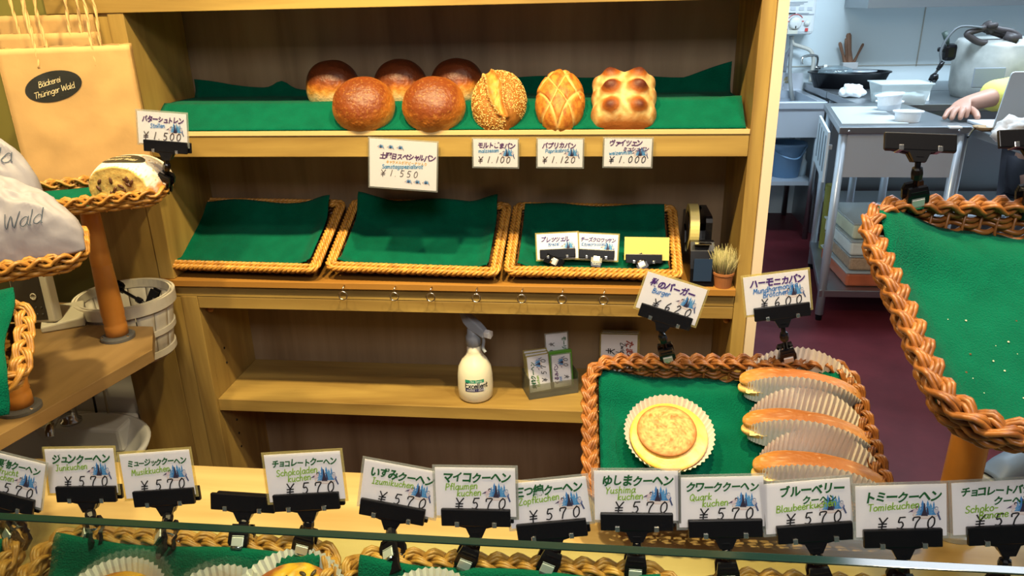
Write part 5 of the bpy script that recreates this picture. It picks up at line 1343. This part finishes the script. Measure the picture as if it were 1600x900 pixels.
# bucket and bits below the sink
bk = oy(1224, 286, 4.90)
t = thing('bucket', 'grey blue plastic bucket under the sink', 'bucket', (bk.x, 4.90, .3705)); BLU = plain('blue_grey_plastic', (.13, .24, .38), .4)
B = Matrix.Translation((bk.x, 4.90, .3705))
mb = MB(); mb.lathe([(0, 0), (.085, 0), (.108, .19), (.118, .20), (.118, .215), (.108, .212), (.083, .01), (0, .01)], 32, B); mb.build('shell', BLU, t)
mb = MB(); mb.tube(catmull([(-.11, 0, .195), (-.06, -.10, .15), (.04, -.115, .13), (.12, -.01, .195)], 8), .006, 6, M=B); mb.build('handle', BLU, t)
mb = MB(); mb.lathe([(0, 0), (.024, 0), (.026, .09), (.012, .11), (.011, .14), (0, .142)], 16, Matrix.Translation((1.335, 4.90, .3705))); mb.lathe([(.013, .142), (.013, .16), (0, .162)], 12, Matrix.Translation((1.335, 4.90, .3705))); tag(mb.build('cleaner_bottle', plain('pale_bottle', (.45, .56, .62), .35), None, loc=(1.335, 4.90, .3705)), 'pale cleaner bottle under the sink beside the bucket', 'bottle')
# faucet, hoses, water heater
wf = oy(1272, 105, 5.33)
t = thing('wall_faucet', 'chrome wall faucet with a swivel spout above the sink', 'faucet', (wf.x, 5.345, wf.z))
mb = MB(); mb.tube([(wf.x, 5.347, wf.z), (wf.x, 5.27, wf.z)], .016, 12); mb.tube([(wf.x-.03, 5.285, wf.z), (wf.x+.05, 5.285, wf.z)], .013, 10); mb.build('body', CHROME, t)
mb = MB(); mb.tube(catmull([(wf.x, 5.285, wf.z), (wf.x-.01, 5.26, wf.z+.075), (wf.x-.11, 5.20, wf.z+.075), (wf.x-.115, 5.195, wf.z+.03)], 6), .009, 8); mb.build('spout', CHROME, t)
mb = MB(); mb.lathe([(0, -.01), (.026, -.01), (.026, .01), (0, .01)], 5, Matrix.Translation((wf.x+.055, 5.285, wf.z)) @ Matrix.Rotation(math.radians(90), 4, 'Y'), sm=False); mb.build('tap_handle', CHROME, t)
hx1 = oy(1274, 30, 5.20).x; hz0 = oy(1255, 54, 5.20).z
t = thing('water_heater', 'white wall mounted water heater with a round dial', 'water heater', ((hx1+.98)/2, 5.27, hz0))
mb = MB(); mb.box((.98, 5.20, hz0), (hx1, 5.349, hz0+.52), bev=.02); mb.build('casing', plain('heater_white', (.68, .70, .70), .35), t)
def onheater(px, py): p = oy(px, py, 5.1985); return p
def flatbox(name, px0, py0, px1, py1, mat, par, d=.002):
    a, b = onheater(px0, py0), onheater(px1, py1); mb = MB(); mb.box((a.x, 5.1985-d, b.z), (b.x, 5.1995, a.z)); return mb.build(name, mat, par)
GP_ = plain('panel_print', (.30, .33, .36), .5); RP = plain('red_print', (.6, .06, .05), .5)
flatbox('seam', 1232, 22.5, 1272, 23.0, GP_, t)
flatbox('black_bar', 1229, 20.2, 1243, 21.6, BLACK, t); flatbox('print_line', 1246, 20.4, 1264, 21.2, GP_, t)
for k in range(3): flatbox('diagram', 1236+13*k, 11, 1243+13*k, 16, plain('pale_print', (.5, .53, .56), .5), t); 
for k in range(3): flatbox('print_line', 1233, 3+2.6*k, 1262-6*k, 3.7+2.6*k, GP_, t)
dk = onheater(1242.5, 36); mb = MB(); mb.lathe([(.040, 0), (.036, .022), (.030, .026), (0, .027)], 28, Matrix.Translation((dk.x, 5.1985, dk.z)) @ Matrix.Rotation(math.radians(90), 4, 'X')); dl = mb.build('dial', plain('dial_white', (.70, .70, .66), .35), t)
mb = MB(); mb.box((dk.x-.003, 5.1705, dk.z-.032), (dk.x+.003, 5.1725, dk.z-.016)); mb.build('pointer', BLACK, dl)
mb = MB(); mb.tube([(dk.x+.052*math.cos(a), 5.1975, dk.z+.052*math.sin(a)) for a in [math.pi*(.2+.6*k/12) for k in range(13)]], .0022, 6); mb.build('dial_scale', RP, t)
flatbox('red_mark', 1230, 33, 1237, 34, RP, t); flatbox('red_mark', 1250, 32.5, 1256, 33.8, RP, t)
kb = onheater(1261, 36); mb = MB(); mb.lathe([(.018, 0), (.017, .012), (0, .014)], 20, Matrix.Translation((kb.x, 5.1985, kb.z)) @ Matrix.Rotation(math.radians(90), 4, 'X')); mb.build('small_knob', plain('dial_white', (.70, .70, .66), .35), t)
flatbox('red_button', 1258, 44, 1262, 49, RP, t, .004); flatbox('lever', 1229, 47, 1244, 52.5, plain('ivory_lever', (.62, .60, .50), .4), t, .03); flatbox('black_switch', 1227.5, 45, 1230, 50, BLACK, t)
for pts, mat, lab, r in (([(1238, 56), (1239, 68), (1252, 73), (1266, 79), (1271, 92), (1269, 110), (1266, 128)], plain('pale_hose', (.52, .50, .44), .4), 'pale curved outlet hose hanging from the water heater over the sink', .012),
                         ([(1237, 56), (1236, 80), (1234, 110), (1236, 140), (1239, 157)], plain('grey_hose', (.30, .31, .30), .5), 'straight grey hose hanging from the water heater down into the sink', .013),
                         ([(1236, 56), (1236, 74), (1229, 88), (1226, 113)], plain('dark_hose', (.16, .17, .19), .4), 'dark metal supply hose running down the wall to the left of the sink', .011)):
    P = [oy(x, y, 5.27 if i < 3 else 5.25) for i, (x, y) in enumerate(pts)]; mb = MB(); mb.tube(catmull(P, 6), r, 8); tag(mb.build('hose', mat, None, loc=P[-1]), lab, 'hose')
# brushes in a wall holder
bh = oy(1325, 112, 5.30)
t = thing('brush_holder', 'small holder on the kitchen wall with wooden brush handles in it', 'holder', (bh.x, 5.31, bh.z))
mb = MB(); mb.box((bh.x-.045, 5.275, bh.z), (bh.x+.05, 5.344, bh.z+.06), bev=.004); mb.build('pocket', plain('white_grey_holder', (.48, .48, .48), .5), t)
BRW = plain('worn_brush_wood', (.24, .12, .07), .6)
for i, (x0, y0, x1, y1, r, lab) in enumerate(((1322, 105, 1312, 66, .011, 'short brush handle leaning left in the wall holder'), (1323, 105, 1322, 60, .010, 'narrow brush handle between two others in the wall holder'), (1328, 104, 1326, 52, .017, 'tallest brush handle standing upright in the wall holder'), (1331, 103, 1349, 68, .009, 'thin brush handle leaning right in the wall holder'))):
    a, b = oy(x0, y0, 5.30+.008*(i % 2)), oy(x1, y1, 5.30+.008*(i % 2)); mb = MB(); mb.tube([a, a.lerp(b, .15), a.lerp(b, .5), a.lerp(b, .93), b], [r*1.3, r*1.2, r*.8, r, r*.6], 10); o = mb.build('brush', BRW, None, loc=a); tag(o, lab, 'brush', 'brushes in the kitchen wall holder')
# hood
hz = oy(1440, 11, 4.95).z
t = thing('range_hood', 'grey stainless range hood hanging across the top of the kitchen wall', 'range hood', (2.9, 5.1, hz))
mb = MB(); mb.add([(1.60, 4.90, hz), (4.19, 4.90, hz), (4.19, 5.345, hz), (1.60, 5.345, hz), (1.60, 4.90, hz+.12), (4.19, 4.90, hz+.12), (4.19, 5.345, hz+.7), (1.60, 5.345, hz+.7)], [[3, 2, 1, 0], [0, 1, 5, 4], [1, 2, 6, 5], [2, 3, 7, 6], [3, 0, 4, 7], [4, 5, 6, 7]]); mb.build('hood_body', STEELD, t)
# vat with clamp lid
VC = V(2.235, 4.50, .905); VR = .265; vh = oy(1490, 62, 4.45).z-.905
VATM = plain('stained_aluminium', (.42, .42, .39), .45, .4, var=.35, vscale=7)
t = thing('mixing_vat', 'large stained metal vat with a dark clamp lid on the prep table', 'vat', VC)
mb = MB(); mb.lathe([(0, 0), (VR*.9, 0), (VR*.97, .05), (VR, vh*.9), (VR*.94, vh), (0, vh+.01)], 48, Matrix.Translation(VC+V(0, 0, .0005))); mb.build('body', VATM, t)
DBR = plain('dark_brown_iron', (.045, .035, .035), .5)
pts = [oy(x, y, 4.35) for x, y in ((1512, 52), (1530, 46), (1545, 42), (1560, 46), (1580, 50), (1592, 60), (1575, 64), (1548, 67), (1530, 66), (1516, 58))]
mb = MB(); mb.tube(catmull(pts, 5, True), .017, 10, True); mb.build('clamp_ring', DBR, t)
mb = MB(); mb.tube([oy(1542, 36, 4.35), oy(1548, 50, 4.36)], .022, 10); mb.tube([oy(1543, 40, 4.33), oy(1558, 39, 4.33)], .014, 8); mb.tube([oy(1535, 45, 4.38), oy(1585, 62, 4.38)], .015, 8); mb.build('clamp_bolt', DBR, t)
e0, e1 = oy(1570, 55, 4.30), oy(1590, 63, 4.28); mb = MB(); mb.tube([e0, e1], [.02, .03], 14); mb.build('pipe_end', DBR, t)
mb = MB(); mb.box((oy(1476, 68, 4.42).x, 4.40, oy(1476, 95, 4.42).z), (oy(1497, 68, 4.42).x, 4.46, oy(1476, 68, 4.42).z), bev=.02); vb = mb.build('valve_box', BLACK, t)
a = oy(1482, 70, 4.40); b = oy(1476, 50, 4.40); mb = MB(); mb.tube([a, a.lerp(b, .4), b], [.006, .014, .016], 8); mb.build('lever', plain('dark_green_grip', (.03, .05, .04), .5), vb)
a = oy(1477, 78, 4.40); b = oy(1466, 77, 4.40); mb = MB(); mb.tube([a, b], .012, 8); mb.build('stub', BLACK, vb)
pl = oy(1545, 125, 4.23); mb = MB(); mb.box((oy(1523, 106, 4.23).x, 4.225, oy(1523, 137, 4.23).z), (oy(1572, 106, 4.23).x, 4.235, oy(1523, 106, 4.23).z), bev=.004); mb.build('rating_plate', plain('grey_plate', (.28, .31, .36), .35, .4), t)
cd = [oy(x, y, 4.33) for x, y in ((1535, 43), (1500, 42), (1480, 60), (1470, 80), (1470, 95), (1467, 106), (1459, 118))]
t = thing('power_cord', 'black power cord with a plug hanging in front of the vat', 'cord', cd[-1])
mb = MB(); mb.tube(catmull(cd, 6), .0065, 6); mb.build('cable', plain('grey_cord', (.10, .11, .12), .5), t)
a, b = oy(1474, 96, 4.32), oy(1465, 109, 4.32); mb = MB(); mb.tube([a, a.lerp(b, .5), b], [.010, .013, .010], 8); mb.build('cord_grip', BLACK, t)
a, b = oy(1463, 115, 4.32), oy(1456, 127, 4.32); mb = MB(); mb.tube([a, a.lerp(b, .4), b], [.012, .022, .020], 10); pg = mb.build('plug', BLACK, t)
for dx in (-2, 2): mb = MB(); mb.tube([oy(1456+dx, 127, 4.32), oy(1454+dx, 131, 4.32)], .0035, 6); mb.build('prong', CHROME, pg)
# tubs on the tables
WPL = plain('white_ware', (.78, .80, .82), .35)
def cup(px, py, Z, lab, rx=.048, tilt=0, az=0):
    p = oz(px, py, Z); M = Matrix.Translation(p+V(0, 0, .0006)) @ Matrix.Rotation(tilt, 4, 'Y') @ Matrix.Diagonal((1.25, 1, 1, 1))
    mb = MB(); mb.lathe([(0, 0), (rx*.84, 0), (rx*.92, .040), (rx*1.08, .042), (rx*1.08, .047), (rx*.92, .047), (rx*.80, .008), (0, .008)], 32, M, sm=False); return tag(mb.build('plastic_cup', WPL, None, loc=p), lab, 'cup', 'white cups on the work table')
cup(1417, 190, TZ, 'single white oval cup at the front of the work table'); cup(1388, 173, TZ, 'lower white cup of the stack on the work table')
cup(1390, 163, TZ+.048, 'upper white cup tilted on top of the stack', tilt=-.12)
q = oz(1412, 165, .905)
t = thing('food_container', 'translucent white food container with white contents on the prep table', 'food container', (q.x, q.y+.1, .9055))
CLR = clear('cloudy_plastic', (.92, .95, .95), .1, .15, .35, (.8, .85, .85)); w_, d_ = .105, .08
cx, cy = q.x, q.y+.09
mb = MB(); mb.add([(cx-w_, cy-d_, .906), (cx+w_, cy-d_, .906), (cx+w_, cy+d_, .906), (cx-w_, cy+d_, .906), (cx-w_*1.2, cy-d_*1.2, 1.01), (cx+w_*1.2, cy-d_*1.2, 1.01), (cx+w_*1.2, cy+d_*1.2, 1.01), (cx-w_*1.2, cy+d_*1.2, 1.01)], [[3, 2, 1, 0], [0, 1, 5, 4], [1, 2, 6, 5], [2, 3, 7, 6], [3, 0, 4, 7]]); mb.build('tub', CLR, t)
mb = MB(); mb.box((cx-w_*1.28, cy-d_*1.28, 1.010), (cx+w_*1.28, cy+d_*1.28, 1.016), bev=.002); mb.build('lid', CLR, t)
mb = MB(); mb.grid(lambda u, v: (cx+(u-.5)*w_*1.9, cy+(v-.5)*d_*1.9, .955+.02*mnoise.noise((u*3, v*3, 2))), 12, 10, thick=.045); mb.build('contents', plain('white_flour', (.82, .84, .84), .9), t)
def crumple(lab, name, cat, p, s, mat, seed, sq=.7):
    bm = bmesh.new(); bmesh.ops.create_icosphere(bm, subdivisions=4, radius=1)
    for v in bm.verts:
        n = v.co.normalized(); d = 1+.35*mnoise.noise(n*1.7+Vector((seed, 0, 0)))+.22*(abs(mnoise.noise(n*4+Vector((seed, 3, 0))))-.2); v.co = Vector((n.x*s[0], n.y*s[1], max(-.55, n.z)*s[2]))*d
    zmin = min(v.co.z for v in bm.verts)
    mb = MB(); mb.bm(bm, Matrix.Translation(p+V(0, 0, -zmin+.0005)), sm=True); return tag(mb.build(name, mat, None, loc=p), lab, cat)
crumple('crumpled white kitchen paper on the prep table', 'paper_towel', 'paper towel', oz(1330, 152, .905), (.062, .05, .045), plain('tissue', (.85, .87, .88), .9), 2)
q = oz(1335, 140, .905); q.y = 4.98
t = thing('black_tub', 'wide black tub with a glass bowl behind the prep table', 'tub', (q.x, 5.02, .90)); Bt = Matrix.Translation((q.x, 5.03, .9055)) @ Matrix.Diagonal((1.35, .9, 1, 1))
mb = MB(); mb.lathe([(0, 0), (.15, 0), (.175, .085), (.185, .09), (.185, .096), (.17, .095), (.145, .01), (0, .01)], 40, Bt); mb.build('shell', BLACK, t)
mb = MB(); mb.lathe([(.14, .088), (.145, .095), (.12, .115), (.04, .13), (0, .132)], 32, Bt @ Matrix.Translation((-.06, 0, 0)) @ Matrix.Diagonal((.55, .7, 1, 1))); mb.build('glass_bowl', clear('bowl_glass', (.8, .88, .9), .2, .05, .15, (.6, .7, .75)), t)
mb = MB(); mb.lathe([(0, .085), (.11, .09), (.12, .10), (.10, .10), (0, .095)], 32, Bt @ Matrix.Translation((.05, 0, 0)) @ Matrix.Diagonal((.6, .7, 1, 1))); mb.build('steel_bowl', STEEL, t)
t2 = thing('wall_counter', 'narrow steel counter behind the prep table along the kitchen wall', 'counter', (2.1, 5.08, .0))
mb = MB(); mb.box((1.40, 4.81, .865), (3.0, 5.345, .905)); mb.build('counter_top', STEELD, t2)
mb = MB(); mb.box((1.42, 4.85, 0), (2.98, 5.345, .8645)); mb.build('counter_body', STEELD, t2)
p = oz(1446, 158, .905); mb = MB(); mb.box((p.x-.018, p.y, .9055), (p.x+.018, p.y+.02, .955), bev=.003); tag(mb.build('white_tag', WPL, None, loc=p), 'small white tag standing on the prep table beside the food container', 'tag')
a = oz(1467, 195, TZ); b = oz(1510, 202, TZ); mb = MB(); mb.box((a.x, b.y+.01, TZ+.0003), (b.x-.01, b.y+.045, TZ+.008), bev=.002); tag(mb.build('plastic_scraper', WPL, None, loc=(a.x, b.y, TZ)), 'flat white plastic scraper at the work table edge in front of the hand', 'scraper')
# laptop
LZ = .9085
l0, l1 = oy(1551, 203, 3.30), oy(1557, 106, 3.25)
t = thing('laptop', 'silver laptop seen from behind at the right edge of the kitchen', 'laptop', (l0.x+.16, 3.35, LZ))
ALU = plain('brushed_aluminium', (.60, .63, .66), .35, .2)
Lm = Matrix.Translation((l0.x+.003, 3.312, LZ+.004)) @ Matrix.Rotation(math.radians(14), 4, 'X')
lh = .245
mb = MB()
r = .014; pol = [(0, 0), (.33, 0)]+[(.33-r+r*math.cos(a), lh-r+r*math.sin(a)) for a in [math.pi/2*k/6 for k in range(7)]]+[(r+r*math.cos(a), lh-r+r*math.sin(a)) for a in [math.pi/2+math.pi/2*k/6 for k in range(7)]]
mb.prism(pol, -.004, .004, Lm @ Matrix.Rotation(math.radians(90), 4, 'X')); mb.build('lid', ALU, t, bev=.001)
mb = MB(); mb.box((l0.x+.003, 3.315, LZ+.0005), (l0.x+.333, 3.54, LZ+.014), bev=.004); mb.build('keyboard_base', ALU, t)
crumple('crumpled white cloth with brown stains in front of the laptop', 'kitchen_cloth', 'cloth', oz(1588, 226, LZ), (.085, .07, .06), plain('stained_cloth', (.66, .60, .56), .9, var=.35, vscale=14), 5)
p = oz(1536, 203, LZ); mb = MB(); mb.lathe([(0, 0), (.03, 0), (.042, .014), (.038, .015), (.026, .005), (0, .005)], 24, Matrix.Translation(p+V(.0, 0, .0005))); tag(mb.build('wooden_dish', plain('dish_wood', (.30, .18, .08), .6), None, loc=p), 'small wooden dish beside the laptop', 'dish')
P = [oz(x, y, LZ+.006) for x, y in ((1512, 214), (1520, 203), (1532, 197), (1545, 195))]; mb = MB(); mb.tube(catmull(P, 6), .005, 6); tag(mb.build('charging_cable', BLACK, None, loc=P[0]), 'black cable lying on the table beside the laptop', 'cable')
# storage boxes below the work table
for i, (x0, y0, z0, w_, d_, h_, col, lab) in enumerate(((1.20, 3.45, .158, .30, .42, .075, (.42, .10, .04), 'orange food box at the bottom of the stack under the work table'), (1.21, 3.46, .2345, .28, .40, .075, (.36, .24, .15), 'translucent box of brown grains under the work table'), (1.20, 3.45, .311, .30, .42, .075, (.62, .62, .56), 'white lidded box in the stack under the work table'), (1.205, 3.46, .3875, .27, .38, .08, (.52, .52, .36), 'cream box on top of the stack under the work table'))):
    t = thing('storage_box', lab, 'storage box', (x0+w_/2, y0+d_/2, z0), 'storage boxes under the work table')
    mb = MB(); mb.box((x0, y0, z0), (x0+w_, y0+d_, z0+h_-.010), bev=.012); mb.build('tub', plain('tub', col, .4, var=.2, vscale=90 if i == 1 else 10), t)
    mb = MB(); mb.box((x0-.006, y0-.006, z0+h_-.0098), (x0+w_+.006, y0+d_+.006, z0+h_-.001), bev=.003); mb.build('lid', clear('box_lid', (.85, .88, .88), .15, .1, .4, (.6, .64, .64)), t)
for k in range(2):
    x0 = .98; z0 = .0
    mb = MB()
p = oz(1345, 330, .16)
t = thing('yellow_tub', 'yellow green tub standing behind the front leg of the work table', 'tub', (1.27, 4.05, .158))
mb = MB(); mb.lathe([(0, .158), (.03, .158), (.034, .50), (.036, .51), (0, .511)], 24, Matrix.Translation((1.27, 4.05, 0)), sm=False); mb.build('shell', plain('yellow_green_plastic', (.22, .21, .03), .45), t)
# ------------------------------------------------------------------ kitchen clog
k0 = oz(1602, 744, 0)
t = thing('kitchen_clog', 'grey blue kitchen clog on the red floor at the right edge', 'shoe', (k0.x+.02, k0.y+.03, 0))
CM = Matrix.Translation((k0.x+.075, k0.y+.045, 0)) @ Matrix.Rotation(math.radians(205), 4, 'Z')
def clog(u, v):
    a = math.pi*(v-.5)*1.0; L_ = .26*u; wv = .047*(math.sin(math.pi*min(1, .10+u*.62+ .0))**.6 if u > .02 else .25)*(1 if u < .97 else .75); hh = .055+.03*smooth(1, .45, u)*smooth(0, .3, u)+.0*u
    hh *= smooth(1.06, .80, u)*.75+.25
    return (-.02+L_, wv*math.sin(a), .020+hh*max(0, math.cos(a))**.6)
CLG = plain('grey_blue_rubber', (.13, .165, .21), .5)
mb = MB(); mb.grid(clog, 26, 20, CM, thick=.003); mb.build('upper', CLG, t)
mb = MB(); n = 26; ol = [(-.022+.264*u/n, .049*(math.sin(math.pi*min(1, .10+u/n*.62))**.6 if u else .3)*(1 if u < n else .6)) for u in range(n+1)]
mb.prism([(x, -y) for x, y in ol]+[(x, y) for x, y in ol[::-1]], .0005, .022, CM); mb.build('sole', plain('pale_sole', (.55, .55, .52), .6), t)
mb = MB(); mb.lathe([(.007, -.004), (.009, 0), (.007, .004), (0, .005)], 10, CM @ Matrix.Translation((.10, 0, .105))); mb.build('rivet', CLG, t)
# ------------------------------------------------------------------ the person at the laptop
def skin_obj(name, joints, edges, mat, parent=None, loc=None, root=0, sub=2):
    me = bpy.data.meshes.new(name); base = wloc(parent) if parent else Vector(loc)
    names = list(joints); me.from_pydata([tuple(Vector(joints[k][0])-base) for k in names], [(names.index(a), names.index(b)) for a, b in edges], [])
    o = bpy.data.objects.new(name, me); COL.objects.link(o); me.materials.append(mat)
    if parent: o.parent = parent
    else: o.location = base
    md = o.modifiers.new('skin', 'SKIN'); md.use_smooth_shade = True
    sv = me.skin_vertices[0].data
    for i, k in enumerate(names):
        r = joints[k][1]; sv[i].radius = r if isinstance(r, tuple) else (r, r); sv[i].use_root = (i == root)
    sb = o.modifiers.new('sub', 'SUBSURF'); sb.levels = sub; sb.render_levels = sub
    return o
SKINM = plain('skin', (.42, .22, .155), .5, sss=.1)
wr = oz(1507, 163, TZ+.06); S = lambda x, y, z: V(x, y, z)
tips = [oz(1474.5, 186, TZ+.010), oz(1486, 188, TZ+.009), oz(1499.5, 188, TZ+.009), oz(1509, 185, TZ+.010)]
knk = [oz(1487, 172, TZ+.040), oz(1494, 172, TZ+.046), oz(1504, 172, TZ+.047), oz(1511, 173, TZ+.042)]
tht = oz(1528, 186, TZ+.011)
J = {'pelvis': (S(2.30, 4.00, .60), (.15, .12)), 'spine': (S(2.30, 3.98, .82), (.14, .11)), 'chest': (S(2.29, 3.92, 1.00), (.15, .11)), 'neck': (S(2.29, 3.87, 1.15), .055), 'jaw': (S(2.29, 3.83, 1.235), (.062, .072)), 'head': (S(2.29, 3.84, 1.33), (.075, .092)), 'crown': (S(2.29, 3.85, 1.40), .055),
     'shr': (S(2.12, 3.88, 1.06), .062), 'elr': (S(1.93, 3.80, 1.005), .053), 'wrr': (wr, .036),
     'shl': (S(2.46, 3.90, 1.08), .062), 'ell': (S(2.55, 3.78, .92), .046), 'wrl': (S(2.38, 3.60, .955), .032), 'hal': (S(2.30, 3.50, .945), .028), 'fil': (S(2.25, 3.45, .935), .014),
     'hpr': (S(2.20, 3.98, .57), .095), 'knr': (S(2.18, 3.65, .52), .07), 'anr': (S(2.18, 3.70, .10), .045), 'tor': (S(2.18, 3.60, .04), .04),
     'hpl': (S(2.40, 3.98, .57), .095), 'knl': (S(2.42, 3.65, .52), .07), 'anl': (S(2.42, 3.70, .10), .045), 'tol': (S(2.42, 3.60, .04), .04)}
E_ = [('pelvis', 'spine'), ('spine', 'chest'), ('chest', 'neck'), ('neck', 'jaw'), ('jaw', 'head'), ('head', 'crown'), ('chest', 'shr'), ('shr', 'elr'), ('elr', 'wrr'), ('chest', 'shl'), ('shl', 'ell'), ('ell', 'wrl'), ('wrl', 'hal'), ('hal', 'fil'), ('pelvis', 'hpr'), ('hpr', 'knr'), ('knr', 'anr'), ('anr', 'tor'), ('pelvis', 'hpl'), ('hpl', 'knl'), ('knl', 'anl'), ('anl', 'tol')]
pm = sum(knk, Vector())/4; palm = wr.lerp(pm, .55)
J['palm'] = (palm+V(0, 0, -.006), (.030, .022)); E_.append(('wrr', 'palm'))
for i in range(4):
    k, tp = knk[i], tips[i]; mid = k.lerp(tp, .5)+V(0, 0, .014)
    J['k%d' % i] = (k, .0165); J['m%d' % i] = (mid, .0135); J['t%d' % i] = (tp, .0105)
    E_ += [('palm', 'k%d' % i), ('k%d' % i, 'm%d' % i), ('m%d' % i, 't%d' % i)]
tb = oz(1518, 172, TZ+.038); J['th0'] = (tb, .019); J['th1'] = (tb.lerp(tht, .55)+V(.004, 0, .006), .0155); J['th2'] = (tht, .0125)
E_ += [('palm', 'th0'), ('th0', 'th1'), ('th1', 'th2')]
person = skin_obj('person', J, E_, SKINM, loc=(2.30, 4.0, .0))
tag(person, 'person in a yellow shirt behind the laptop, one hand spread on the work table', 'person')
YEL = plain('yellow_shirt', (.74, .70, .16), .8, bump=.15, bscale=30)
JS = {'a': (S(2.30, 4.00, .60), (.165, .135)), 'b': (S(2.30, 3.98, .82), (.16, .13)), 'c': (S(2.29, 3.92, 1.00), (.168, .128)), 'n': (S(2.29, 3.88, 1.12), .075), 'r': (S(2.13, 3.88, 1.055), .082), 'r2': (S(1.95, 3.805, 1.01), .074), 'r3': (S(1.80, 3.735, .99), .084), 'l': (S(2.46, 3.90, 1.08), .08), 'l2': (S(2.52, 3.83, .98), .072)}
skin_obj('shirt', JS, [('a', 'b'), ('b', 'c'), ('c', 'n'), ('c', 'r'), ('r', 'r2'), ('r2', 'r3'), ('c', 'l'), ('l', 'l2')], YEL, person)
JP = {'a': (S(2.30, 4.00, .58), (.16, .13)), 'hr': (S(2.20, 3.98, .57), .105), 'kr': (S(2.18, 3.65, .52), .082), 'ar': (S(2.18, 3.70, .14), .06), 'hl': (S(2.40, 3.98, .57), .105), 'kl': (S(2.42, 3.65, .52), .082), 'al': (S(2.42, 3.70, .14), .06)}
skin_obj('trousers', JP, [('a', 'hr'), ('hr', 'kr'), ('kr', 'ar'), ('a', 'hl'), ('hl', 'kl'), ('kl', 'al')], plain('dark_trousers', (.03, .03, .04), .8), person)
JH = {'a': (S(2.29, 3.88, 1.36), (.082, .085)), 'b': (S(2.29, 3.86, 1.41), (.07, .08)), 'c': (S(2.29, 3.92, 1.30), .06)}
skin_obj('hair', JH, [('a', 'b'), ('a', 'c')], plain('dark_hair', (.02, .016, .014), .6), person)
for sx in (-.028, .028):
    mb = MB(); mb.lathe([(0, -.011), (.010, -.004), (.011, 0), (.010, .004), (0, .011)], 14, Matrix.Translation((2.29+sx, 3.768, 1.315))); mb.build('eye', plain('eye_dark', (.05, .04, .035), .2), person)
mb = MB(); mb.lathe([(0, 0), (.014, .004), (.010, .03), (0, .04)], 12, Matrix.Translation((2.29, 3.755, 1.275))); mb.build('nose', SKINM, person)
mb = MB(); mb.tube([(2.265, 3.765, 1.245), (2.29, 3.757, 1.242), (2.315, 3.765, 1.245)], [.003, .006, .003], 8); mb.build('mouth', plain('lips', (.45, .16, .14), .5), person)
t = thing('stool', 'round stool under the person behind the laptop', 'stool', (2.30, 4.02, 0))
mb = MB(); mb.lathe([(0, .43), (.17, .43), (.175, .45), (.16, .47), (0, .47)], 32, Matrix.Translation((2.30, 4.02, 0))); mb.build('seat', BLACK, t)
for k in range(4):
    a = math.pi/4+k*math.pi/2; mb = MB(); mb.tube([(2.30+.12*math.cos(a), 4.02+.12*math.sin(a), .43), (2.30+.16*math.cos(a), 4.02+.16*math.sin(a), 0.0)], .012, 10); mb.build('leg', STEEL, t)
